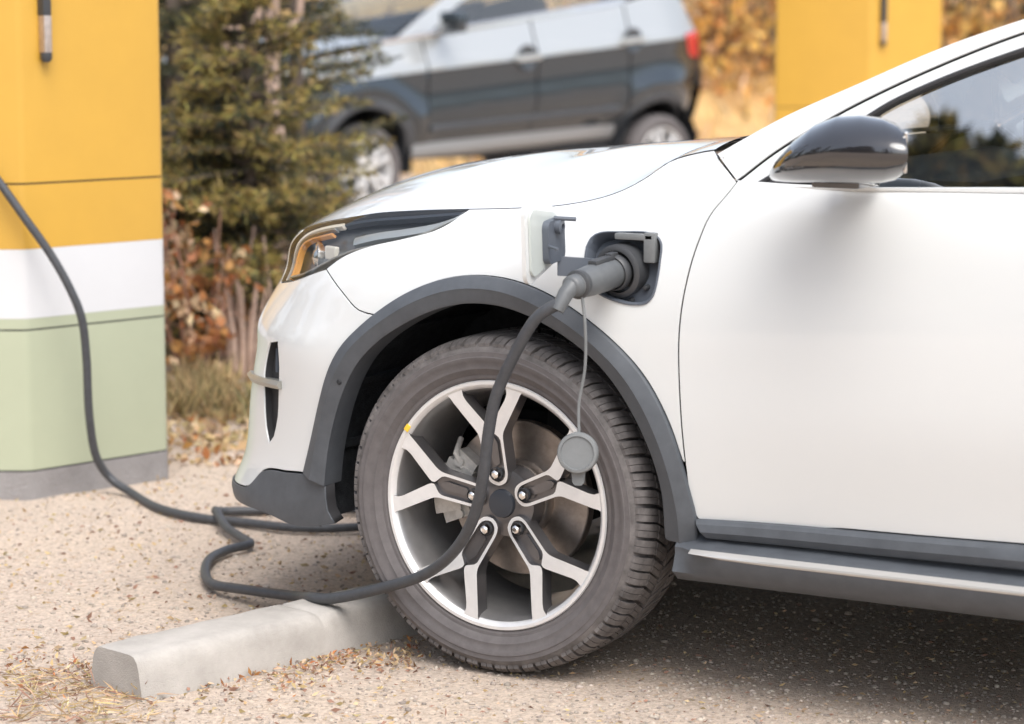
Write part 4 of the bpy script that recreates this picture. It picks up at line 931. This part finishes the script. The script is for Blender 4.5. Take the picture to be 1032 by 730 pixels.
vp_.append(strip('window_trim', [(.16, beltz(.16) + .022), (.7, beltz(.7) + .026), (1.6, beltz(1.6) + .03), (2.45, beltz(2.45) + .035)], [(.16, beltz(.16) - .008), (.7, beltz(.7) - .012), (1.6, beltz(1.6) - .014), (2.45, beltz(2.45) - .012)], [(0, -.01), (0, .008), (.5, .014), (1, .006), (1, -.01)], M['chrome'], suv, SurfV, n=20))
wtop = [(.62, 1.24), (.95, 1.44), (1.3, 1.55), (1.9, 1.585), (2.45, 1.56), (2.62, 1.50)]
vp_.append(panel('side_glass', [wtop, [wtop[-1], (2.5, beltz(2.5) + .03)], [(2.5, beltz(2.5) + .03), (.45, beltz(.45) + .02), wtop[0]]], M['suvglass'], off=-.006, **kw))
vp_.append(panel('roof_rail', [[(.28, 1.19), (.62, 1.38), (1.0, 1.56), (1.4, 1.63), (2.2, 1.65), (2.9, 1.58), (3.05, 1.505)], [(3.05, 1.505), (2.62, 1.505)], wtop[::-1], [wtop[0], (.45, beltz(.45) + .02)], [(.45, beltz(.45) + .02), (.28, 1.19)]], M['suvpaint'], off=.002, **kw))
for o in vp_:                                  # sky reflection painted in: pale above the waist crease, slate below
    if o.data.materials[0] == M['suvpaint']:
        o.data.materials[1] = M['seal_gapshade']; o.data.materials.append(M['suvskysilver'])
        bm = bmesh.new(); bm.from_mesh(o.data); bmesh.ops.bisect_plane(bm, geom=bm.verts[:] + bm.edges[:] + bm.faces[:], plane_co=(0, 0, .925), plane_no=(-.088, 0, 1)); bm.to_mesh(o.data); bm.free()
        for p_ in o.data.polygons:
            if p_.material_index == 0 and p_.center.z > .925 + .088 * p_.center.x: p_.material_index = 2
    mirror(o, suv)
for hx_ in (1.39, 2.42):
    h_ = MB(); z_ = 1.055 + .115 * (hx_ - 1.39); y_ = float(SurfV.y(hx_, z_)); h_.box((hx_, y_ - .030, z_), (.115, .012, .022), Matrix.Rotation(R(-5), 3, 'Y'), bev=.006)
    for s_ in (-1, 1): h_.box((hx_ + s_ * .085, y_ - .010, z_ + s_ * .007), (.014, .016, .014))
    h2_ = h_.build('door_handle', M['suvskysilver'], suv, 40)
    h_ = MB(); h_.lathe([(.0, -.004), (.075, -.004), (.088, -.010), (.092, .0)], 28, (hx_ + .01, y_ - .004, z_), (0, 1, 0)); h_.build('handle_recess', M['handle'], h2_, 40)
h_ = MB(); h_.box((.62, -.13, 1.30), (.05, .10, .075), bev=.03); h_.box((.66, -.01, 1.235), (.04, .06, .02), bev=.01); h_.build('door_mirror', M['suvpaint'], suv, 40)
tlp = panel('tail_light', [[(2.99, 1.215), (3.20, 1.25)], [(3.20, 1.25), (3.235, 1.04)], [(3.235, 1.04), (3.07, 1.05)], [(3.07, 1.05), (2.99, 1.215)]], mat('red_lamp', (.62, .03, .035), .2, coat=1), off=.012, **kw); mirror(tlp, suv)
top = [(-.88, .42, 'trim'), (-.93, .6, 'suvpaint'), (-.90, .80, 'suvpaint'), (-.80, .93, 'suvpaint'), (-.55, 1.06, 'suvskysilver'), (-.2, 1.13, 'suvskysilver'), (.25, 1.19, 'glass'), (.62, 1.38, 'glass'), (.98, 1.56, 'suvskysilver'), (1.4, 1.645, 'suvskysilver'), (2.2, 1.665, 'suvskysilver'), (2.9, 1.59, 'suvskysilver'), (3.08, 1.50, 'glass'), (3.26, 1.15, 'suvskysilver'), (3.30, .85, 'suvpaint'), (3.34, .62, 'trim'), (3.30, .42, 'trim')]
names = {'glass': 'windscreen', 'trim': 'bumper', 'suvpaint': 'body_top', 'suvskysilver': 'roof'}
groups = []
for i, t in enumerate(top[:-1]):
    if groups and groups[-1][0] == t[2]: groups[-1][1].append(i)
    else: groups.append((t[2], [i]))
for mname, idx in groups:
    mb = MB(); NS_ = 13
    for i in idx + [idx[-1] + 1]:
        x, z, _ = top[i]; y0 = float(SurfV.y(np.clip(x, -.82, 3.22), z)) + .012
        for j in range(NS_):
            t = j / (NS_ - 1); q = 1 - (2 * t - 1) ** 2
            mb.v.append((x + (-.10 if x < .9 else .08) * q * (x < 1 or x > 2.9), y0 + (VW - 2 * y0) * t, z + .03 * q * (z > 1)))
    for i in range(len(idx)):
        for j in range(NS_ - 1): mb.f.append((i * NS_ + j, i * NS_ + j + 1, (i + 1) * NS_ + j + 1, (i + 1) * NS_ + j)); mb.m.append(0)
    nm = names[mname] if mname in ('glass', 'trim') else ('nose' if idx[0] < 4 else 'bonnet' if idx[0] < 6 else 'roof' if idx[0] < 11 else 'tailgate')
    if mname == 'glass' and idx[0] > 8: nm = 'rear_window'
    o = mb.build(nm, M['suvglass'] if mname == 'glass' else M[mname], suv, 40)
h_ = MB(); h_.box((1.3, VW / 2, .42), (2.0, .72, .06)); h_.box((1.75, VW / 2, .8), (1.3, .80, .02)); h_.box((1.2, VW / 2 - .4, 1.0), (.08, .22, .3), bev=.05); h_.box((1.2, VW / 2 + .4, 1.0), (.08, .22, .3), bev=.05); h_.box((2.2, VW / 2, 1.05), (.08, .62, .28), bev=.05); h_.build('cabin', M['dark'], suv)
for cx in (0, sw):
    h_ = MB(); h_.lathe([(.40, .06), (.40, .44), (0, .44)], 32, (cx, 0, hz2), (0, 1, 0), t0=R(-100), t1=R(100)); mirror(h_.build('wheel_well', M['liner'], suv, 40), suv)
CY = CYs
sv = MB(); sv.lathe([(.225, .03), (.236, .028), (.240, .02), (.236, .015), (.228, .016), (.222, .03), (.205, .10), (.20, .2)], 64, m=0)
for k in range(10):
    th = 2 * math.pi * k / 10 + .1 * (1 if k % 2 else -1); c_ = Vector((math.sin(th), 0, math.cos(th)))
    sv.box(c_ * .135 + Vector((0, .035, 0)), (.017, .014, .10), Matrix.Rotation(th, 3, 'Y'), bev=.004)
sv.lathe([(0, .02), (.05, .02), (.062, .035), (.062, .12), (0, .12)], 32); sv.lathe([(0, .13), (.16, .13), (.16, .15)], 40, m=1)
ty = MB(); ty.lathe([(.238, .035), (.250, .016), (.280, .004), (.310, .010), (.332, .03), (.343, .05), (.345, .11), (.343, .17), (.332, .195), (.30, .21), (.238, .2)], 80, m=0)
wv = sv.build('wheel', [M['silver'], M['dark']], suv, 40); ty.build('tyre', M['rubber'], wv, 40); wv.location = (0, .02, .312); wv.scale = (.905, 1, .905)
dup(wv, suv, (sw, .02, .312)); dup(wv, suv, (0, VW - .02, .312), (0, 0, math.pi)); dup(wv, suv, (sw, VW - .02, .312), (0, 0, math.pi))

# ---------------------------------------------------------------- plants
def wpos(px, D):                               # ground point at a bearing across the view and a distance along it
    p = Vector((CAM.x, CAM.y, 0)) + VH * D + RT * ((px - 516) / 2437 * D); return p
class LB:
    """leaf mesh: many small blades"""
    def __init__(s): s.v = []; s.f = []; s.m = []
    def blades(s, c, d, l, w, m, curl=.15):
        """c, d: n x 3 base points and directions; l, w arrays"""
        n = len(c); r = rng.normal(size=(n, 3)); sd = np.cross(d, r); sd /= np.linalg.norm(sd, axis=1)[:, None] + 1e-9; nn = np.cross(sd, d)
        l = np.broadcast_to(l, n)[:, None]; w = np.broadcast_to(w, n)[:, None]
        P = np.stack([c, c + d * l * .5 + sd * w * .5 + nn * l * curl * .4, c + d * l - nn * l * curl * .3, c + d * l * .5 - sd * w * .5 + nn * l * curl * .4], 1).reshape(-1, 3)
        b = sum(len(x) for x in s.v); s.v.append(P); s.f.append(b + np.arange(4 * n).reshape(n, 4)); s.m.append(np.broadcast_to(m, n))
    def build(s, name, mats, parent=None):
        me = bpy.data.meshes.new(name); V = np.vstack(s.v); F = np.vstack(s.f); n = len(F)
        me.vertices.add(len(V)); me.vertices.foreach_set('co', V.ravel()); me.loops.add(4 * n); me.loops.foreach_set('vertex_index', F.ravel().astype(np.int32))
        me.polygons.add(n); me.polygons.foreach_set('loop_start', np.arange(0, 4 * n, 4, dtype=np.int32)); me.polygons.foreach_set('loop_total', np.full(n, 4, dtype=np.int32))
        for m_ in (mats if isinstance(mats, (list, tuple)) else [mats]): me.materials.append(m_)
        me.polygons.foreach_set('material_index', np.concatenate(s.m).astype(np.int32)); me.update(calc_edges=True); return link(bpy.data.objects.new(name, me), parent)
LM = dict(needle=mat('spruce_needles', (.038, .048, .028), .6, island=.45, hue=.03, trans=.15), tip=mat('young_needles', (.32, .25, .075), .6, island=.35, hue=.03, trans=.25),
          olive=mat('olive_needles', (.125, .115, .048), .6, island=.4, hue=.03, trans=.2), orange=mat('orange_leaves', (.42, .19, .065), .65, island=.4, hue=.018, trans=.3),
          gold=mat('golden_leaves', (.78, .50, .18), .65, island=.35, hue=.02, trans=.5), tan=mat('tan_leaves', (.66, .50, .32), .75, island=.35, hue=.02, trans=.4),
          bark=mat('grey_brown_bark', (.14, .11, .09), .9, var=.4, vscale=30, bump=.4, bscale=80), pale=mat('pale_bark', (.50, .37, .30), .85, col2=(.30, .21, .17), vscale=14, bump=.4, bscale=60), redbark=mat('reddish_stems', (.30, .17, .12), .85, var=.3, vscale=30),
          straw=mat('dry_grass', (.46, .34, .17), .8, island=.35, hue=.02, trans=.2))
def unit(a): return a / (np.linalg.norm(a, axis=-1, keepdims=True) + 1e-9)
def conifer(name, label, pos, h, rad, nbr=70, lowest=.05, bl=(.022, .066), bw=(.004, .009), seed=1, mix=(.5, .3, .2), group=None, lean=0, cat='tree', az=None, sp=.035):
    global rng; rng = np.random.default_rng(seed); root = empty(name, label, cat, (pos.x, pos.y, 0), 0, group)
    tk = MB(); tk.tube([(0, 0, -.05), (.01, 0, h * .3), (-.01, .01, h * .7), (0, 0, h)], [.045 * h / 2, .036 * h / 2, .018 * h / 2, .004], 8); lb = LB()
    for k in range(nbr):
        t = lowest + (1 - lowest) * (k + rng.random()) / nbr; a = rng.uniform(0, 2 * math.pi) if az is None else rng.uniform(*az); L_ = rad * (1.02 - t) ** .75 * rng.uniform(.65, 1.1) + .06
        z0 = h * t; up_ = rng.uniform(-.05, .35); n = max(6, int(L_ / sp)); s_ = np.linspace(0, 1, n)
        dx, dy = math.cos(a), math.sin(a); sag = rng.uniform(.05, .25)
        P = np.stack([dx * L_ * s_, dy * L_ * s_, z0 + L_ * (up_ * s_ - sag * s_ ** 2 + .12 * s_ ** 3)], 1)
        tk.tube([P[0], P[n // 2], P[-1]], [.010, .006, .002], 5, caps=False)
        D_ = unit(np.gradient(P, axis=0)); sidev = unit(np.cross(D_, np.array([0, 0, 1.])))
        for i in range(1, n):
            for sg in (-1, 1):
                tl_ = L_ * .34 * (1 - s_[i] * .75) * rng.uniform(.5, 1.1) * min(1, s_[i] * 4 + .2); m_ = max(2, int(tl_ / sp / .8)); q = np.linspace(0, 1, m_)
                td = unit(D_[i] * .8 + sidev[i] * sg + np.array([0, 0, rng.uniform(-.15, .22)])); tp_ = P[i] + td * (tl_ * q)[:, None]
                reps = 6; c_ = np.repeat(tp_, reps, 0); f_ = np.repeat(q, reps) * .5 + s_[i] * .5
                d_ = unit(td * .9 + rng.normal(size=(len(c_), 3)) * .55)
                u_ = rng.random(len(c_)); mi = np.where(u_ < mix[2] * (f_ * 1.9) ** 2, 2, np.where(u_ < mix[2] * (f_ * 1.9) ** 2 + mix[1], 1, 0))
                lb.blades(c_, d_, rng.uniform(*bl, len(c_)), rng.uniform(*bw, len(c_)), mi)
    tk.build('trunk', LM['bark'], root, 50); lb.build('foliage', [LM['needle'], LM['olive'], LM['tip']], root); return root
def leafy(name, label, pos, h, rad, n=2500, mats=('gold', 'tan'), size=(.05, .09), stems=9, seed=1, zc=.55, cat='shrub', group=None, bark='redbark', squash=1., clump=26):
    global rng; rng = np.random.default_rng(seed); root = empty(name, label, cat, (pos.x, pos.y, 0), 0, group); tk = MB(); lb = LB(); ends = []
    for k in range(stems):
        a = rng.uniform(0, 6.28); rr_ = rad * rng.uniform(.2, .9); hh = h * rng.uniform(.6, 1); b0 = np.array([math.cos(a) * rad * .12, math.sin(a) * rad * .12, -.03]); e_ = np.array([math.cos(a) * rr_, math.sin(a) * rr_, hh]); mid = (b0 + e_) / 2 + rng.normal(size=3) * rad * .1
        P = crv([b0, mid, e_], .1); tk.tube(P, list(np.linspace(.012, .004, len(P)) * (h / 1.2)), 6, caps=False); ends.append(P)
        for j in range(3):
            i = rng.integers(len(P) // 3, len(P)); q = P[i] + rng.normal(size=3) * rad * .28; tk.tube([P[i], (P[i] + q) / 2 + rng.normal(size=3) * .02, q], [.006 * h / 1.2, .004 * h / 1.2, .002], 5, caps=False); ends.append(np.array([P[i], q]))
    cs = []
    for k in range(clump):
        P = ends[rng.integers(len(ends))]; c_ = P[-1] * rng.uniform(.55, 1.05) + rng.normal(size=3) * rad * .16; c_[2] = max(c_[2], .04); cs.append(c_)
    per = n // clump
    for c_ in cs:
        q = c_ + rng.normal(size=(per, 3)) * np.array([rad, rad, rad * squash]) * .13; q[:, 2] = np.maximum(q[:, 2], .01)
        lb.blades(q, unit(rng.normal(size=(per, 3)) + [0, 0, -.2]), rng.uniform(*size, per), rng.uniform(size[0] * .5, size[1] * .7, per), rng.integers(0, len(mats), per) if rng.random() < .5 else np.full(per, rng.integers(len(mats))), .3)
    tk.build('stems', LM[bark], root, 50); lb.build('foliage', [LM[m_] for m_ in mats], root); return root
G1 = 'conifers beside the charging station'
conifer('conifer', 'low bushy conifer with yellowish tips beside the charging station', wpos(252, 9.15), 1.42, .58, 150, .10, seed=11, mix=(.55, .27, .42), group=G1, cat='conifer')
conifer('conifer', 'squat dark young conifer behind the orange leaved shrub', wpos(212, 9.25), .85, .50, 110, .0, seed=15, mix=(.75, .2, .12), group=G1, cat='conifer')
conifer('conifer', 'tall dark conifer standing directly behind the charging station', wpos(178, 10.6), 2.6, .75, 95, .03, seed=12, mix=(.65, .3, .06), group=G1, cat='conifer')
conifer('conifer', 'feathery conifer overlapping the front of the dark suv', wpos(300, 10.4), 2.1, .42, 85, .03, seed=13, mix=(.5, .4, .14), group=G1, cat='conifer')
conifer('conifer', 'dark conifer behind the pale trunks', wpos(255, 11.6), 2.8, .85, 95, .03, seed=14, mix=(.75, .25, .03), group=G1, cat='conifer')
for px_, D_, r_, lab, s_ in ((237, 9.75, .040, 'thicker pale forked trunk above the low bushy conifer', 0), (277, 9.9, .030, 'thinner pale trunk above the low bushy conifer', 1)):
    p = wpos(px_, D_); root = empty('bare_tree', lab, 'tree', (p.x, p.y, 0), 0, 'pale trunks between the conifers'); t_ = MB()
    P = crv([(0, 0, -.05), (.03, .01, .6), (-.01, 0, 1.1), (.02, .0, 1.6), (.0, .02, 2.6)], .08); t_.tube(P, [r_ * (1.15 - .5 * i / len(P)) * (1 + .15 * noise2(i * .9, s_, 1)) for i in range(len(P))], 10); t_.build('trunk', LM['pale'], root, 60)
    t_ = MB(); t_.tube([(0, 0, 1.13), (.10, .05, 1.32), (.14, .06, 1.8)], [.018, .015, .008], 7); t_.tube([(0, 0, 1.2), (-.10, -.02, 1.45), (-.2, 0, 1.9)], [.014, .011, .006], 7); t_.build('branch', LM['pale'], root, 60)
leafy('autumn_shrub', 'straggly shrub with orange leaves beside the charging station', wpos(190, 8.6), .72, .26, 420, ('orange', 'orange', 'tan'), (.035, .06), 9, 21, group='autumn shrubs')
leafy('autumn_shrub', 'small shrub with a few rusty leaves at the foot of the conifer', wpos(228, 8.9), .42, .22, 220, ('orange', 'tan'), (.03, .05), 7, 22, group='autumn shrubs')
# dead stems and a weathered stump
p = wpos(245, 8.75); dsm = MB(); rng = np.random.default_rng(5)
for k in range(16):
    a = rng.uniform(-.34, .34); z1 = rng.uniform(.2, .55); o_ = RT * a; l_ = RT * rng.uniform(-.10, .10) + VH * rng.uniform(-.05, .05)
    dsm.tube([tuple(p + o_), tuple(p + o_ + l_ * .5 + Vector((0, 0, z1 * .55))), tuple(p + o_ + l_ + Vector((0, 0, z1)))], [.007, .005, .003], 6)
tag(dsm.build('dead_stems', LM['pale'], None, 60), 'clump of bare dead stems in front of the conifer', 'dead stems')
p = wpos(243, 8.62); sm = MB()
for k in range(7):
    o_ = RT * (.017 * (k - 3) + rng.uniform(-.006, .006)) + VH * rng.uniform(-.03, .03); z1 = rng.uniform(.20, .36); w_ = rng.uniform(.007, .014)
    sm.tube([tuple(p + o_ * .8 + Vector((0, 0, -.03))), tuple(p + o_ + RT * rng.uniform(-.01, .01) + Vector((0, 0, z1 * .5))), tuple(p + o_ * 1.5 + Vector((0, 0, z1)))], [w_ * 1.4, w_, w_ * .5], 7)
tag(sm.build('tree_stump', LM['pale'], None, 60), 'splintered pale tree stump below the conifer', 'stump')
# dry grass tufts at the foot of the bushes
gb = LB(); rng = np.random.default_rng(31); n = 5200
px_ = rng.uniform(150, 330, n); D_ = 7.5 + rng.gamma(2.2, .45, n); c_ = np.array([tuple(wpos(a, d)) for a, d in zip(px_, D_)]); keep = np.array([noise2(q[0], q[1], 2.6, 9) for q in c_]) > -.08
c_ = c_[keep]; n = len(c_); d_ = unit(np.stack([rng.normal(0, .45, n), rng.normal(0, .45, n), np.ones(n)], 1)); gb.blades(c_, d_, rng.uniform(.05, .17, n), rng.uniform(.004, .008, n), rng.choice([0, 0, 1], n), .35)
tag(gb.build('dry_grass', [LM['straw'], LM['olive']]), 'dry yellow grass growing at the foot of the conifers', 'grass', kind='stuff')
# the autumn edge of the lot: a grassy bank and trees on it
bV = []; bF = []; nx_, ny_ = 60, 26
for i in range(ny_):
    for j in range(nx_):
        d_ = 20.5 + i * .5; p = Vector((CAM.x, CAM.y, 0)) + VH * d_ + RT * (-14 + j * .5); t_ = min(1, i / 14); t_ = t_ * t_ * (3 - 2 * t_)
        bV.append((p.x, p.y, -.05 + 2.3 * t_ + .22 * noise2(p.x, p.y, .5, 4) * t_ + .12 * noise2(p.x, p.y, 1.7, 8) * t_))
bF = [(i * nx_ + j, i * nx_ + j + 1, (i + 1) * nx_ + j + 1, (i + 1) * nx_ + j) for i in range(ny_ - 1) for j in range(nx_ - 1)]
tag(mobj('grassy_bank', bV, bF, mat('dry_bank', (.60, .42, .19), .95, col2=(.42, .26, .11), vscale=1.6, detail=7, bump=.5, bscale=12), smooth=True), kind='structure')
gb = LB(); rng = np.random.default_rng(33); n = 16000; ii = rng.integers(0, (ny_ - 10) * nx_, n); c_ = np.array(bV)[ii] + np.stack([rng.uniform(-.3, .3, n), rng.uniform(-.3, .3, n), np.full(n, -.03)], 1)
gb.blades(c_, unit(np.stack([rng.normal(0, .4, n), rng.normal(0, .4, n), np.ones(n)], 1)), rng.uniform(.15, .4, n), rng.uniform(.02, .05, n), rng.choice([0, 0, 1, 2], n), .3)
tag(gb.build('bank_grass', [LM['straw'], LM['gold'], LM['tan']]), 'pale golden dry grass covering the bank behind the parked suv', 'grass', kind='stuff')
BG = [(640, 27, 2.6, 1.9, ('gold', 'olive'), 'golden leafy tree behind the roof of the dark suv'), (722, 24, 2.8, 1.5, ('gold', 'tan'), 'golden leafy tree right of the dark suv\'s tail'), (790, 26, 2.8, 1.7, ('gold', 'tan'), 'golden leafy tree left of the orange-yellow charging station'), (905, 27, 2.8, 1.8, ('tan', 'gold'), 'tan leafy tree behind the orange-yellow charging station'),
      (985, 22, 2.4, 1.3, ('tan', 'gold', 'needle'), 'brownish leafy tree right of the orange-yellow charging station'), (1090, 24, 2.6, 1.6, ('tan', 'olive'), 'olive leafy tree at the right edge behind the car window'), (420, 27, 3.0, 2.0, ('needle', 'olive'), 'dark leafy tree behind the bonnet of the dark suv'), (520, 28, 3.0, 2.0, ('olive', 'gold'), 'olive leafy tree behind the middle of the dark suv')]
for i, (px_, D_, h_, r_, ms_, lab) in enumerate(BG):
    leafy('autumn_tree', lab, wpos(px_, D_), h_, r_, 2600, ms_, (.10, .20), 14, 40 + i, cat='tree', group='autumn trees at the edge of the lot', bark='bark', clump=60)
# trees across the lot on the photographer's side: the glass, the mirror and the paint show them
for k in range(15):
    a_ = R(-196 + 8.2 * k + 3 * math.sin(k * 2.7)); d_ = 21 + 3.5 * math.sin(k * 1.9); h_ = (12.5, 9.5, 13.5, 8.5, 11)[k % 5]
    conifer('conifer', 'tall conifer added out of view, reflected dark in the side window', Vector((.6 + d_ * math.cos(a_), d_ * math.sin(a_), 0)), h_, 2.4, 46, .04, (.25, .45), (.08, .14), 90 + k, (.6, .3, .1), 'conifers across the lot', cat='conifer', sp=.22)
for a_, h_ in ((-115.4, 11.85), (-113.2, 12.0), (-114.3, 11.5), (-111.5, 11.6), (-117.5, 11.2)):  # added out of view, sized so their reflection darkens the lower window
    conifer('conifer', 'tall conifer added out of view, reflected dark in the side window', Vector((.9 + 14 * math.cos(R(a_)), .1 + 14 * math.sin(R(a_)), 0)), h_, 3.0, 120, .04, (.2, .36), (.07, .12), int(-a_), (.6, .3, .1), 'conifers across the lot', cat='conifer', sp=.2)
for i, (px_, D_) in enumerate(((60, 15), (-80, 14), (1010, 30))):
    conifer('conifer', ['dark conifer hidden behind the near charging station', 'dark conifer far left behind the near charging station', 'dark conifer far right behind the autumn trees'][i], wpos(px_, D_), 4.2, 1.2, 70, .04, (.09, .16), (.02, .035), 60 + i, (.7, .25, .05), 'conifers beside the charging station' if i < 2 else None, cat='conifer')

# ---------------------------------------------------------------- gravel, needles and fallen leaves on the ground
rng = np.random.default_rng(77); n = 24000
D_ = 4.1 + 5.2 * rng.random(n) ** 1.5; x_ = rng.uniform(-.27, .27, n) * D_; P = np.array([(CAM.x + VH.x * d + RT.x * x, CAM.y + VH.y * d + RT.y * x) for d, x in zip(D_, x_)])
rs = np.clip(rng.lognormal(-5.85, .42, n), .0013, .009); z_ = np.array([gz(*q) for q in P])
bm = bmesh.new(); bmesh.ops.create_icosphere(bm, subdivisions=1, radius=1); tet = np.array([tuple(v.co) for v in bm.verts]); fo_ = np.array([[v.index for v in f.verts] for f in bm.faces]); bm.free()
rot = rng.uniform(0, 6.28, n); ks2 = rng.uniform(.72, 1.25, (n, 12, 1)); T_ = tet[None] * ks2 * rs[:, None, None] * np.stack([rng.uniform(.8, 1.3, n), rng.uniform(.7, 1.1, n), rng.uniform(.4, .75, n)], 1)[:, None, :]
ca_, sa_ = np.cos(rot)[:, None], np.sin(rot)[:, None]; X_ = T_[:, :, 0] * ca_ - T_[:, :, 1] * sa_; Y_ = T_[:, :, 0] * sa_ + T_[:, :, 1] * ca_
V = np.stack([X_ + P[:, :1], Y_ + P[:, 1:], T_[:, :, 2] + z_[:, None] + rs[:, None] * .15], 2).reshape(-1, 3)
F = (np.arange(n)[:, None, None] * 12 + fo_[None]).reshape(-1, 3)
gv_ = mobj('gravel', V, F, mat('gravel_stone', (.37, .32, .275), .9, island=.42, hue=.015), smooth=True); tag(gv_, 'small loose gravel scattered over the sandy ground', 'gravel', kind='stuff')
lf = LB()
def scatter(n, fD, fx, sz, wd, ms, curl, lift=.004, flat=.18):
    D_ = fD(n); x_ = fx(n); P = np.array([(CAM.x + VH.x * d + RT.x * (x - 516) / 2437 * d, CAM.y + VH.y * d + RT.y * (x - 516) / 2437 * d, 0) for d, x in zip(D_, x_)]); P[:, 2] = [gz(q[0], q[1]) + lift for q in P]
    d_ = rng.normal(size=(n, 3)); d_[:, 2] = np.abs(d_[:, 2]) * flat; lf.blades(P, unit(d_), rng.uniform(*sz, n), rng.uniform(*wd, n), rng.choice(ms, n), curl)
U_ = rng.uniform
scatter(2200, lambda n: U_(6.9, 9.6, n), lambda n: U_(140, 420, n), (.02, .055), (.012, .03), [0, 1, 1, 2, 2], .4, .006, .5)
scatter(1400, lambda n: U_(4.2, 7.4, n), lambda n: U_(-20, 420, n), (.008, .022), (.003, .009), [1, 2, 2, 3], .35)
scatter(620, lambda n: 4.62 + .10 * rng.normal(size=n), lambda n: U_(-10, 330, n), (.007, .022), (.003, .008), [1, 1, 2, 3, 3, 0], .4, .006, .4)
scatter(650, lambda n: 4.74 + .06 * rng.normal(size=n), lambda n: U_(200, 420, n), (.007, .020), (.003, .008), [1, 1, 2, 3, 3, 0], .4, .006, .4)
scatter(900, lambda n: U_(4.2, 5.2, n), lambda n: U_(380, 1050, n), (.006, .018), (.002, .006), [1, 2, 3], .3)
scatter(500, lambda n: U_(4.25, 4.62, n), lambda n: U_(-10, 140, n), (.02, .07), (.002, .004), [1, 2, 2, 3], .2, .008, .25)
lo_ = lf.build('leaf_litter', [LM['orange'], LM['tan'], LM['straw'], LM['redbark']]); tag(lo_, 'fallen orange and brown leaves and dry needles on the ground', 'fallen leaves', kind='stuff')
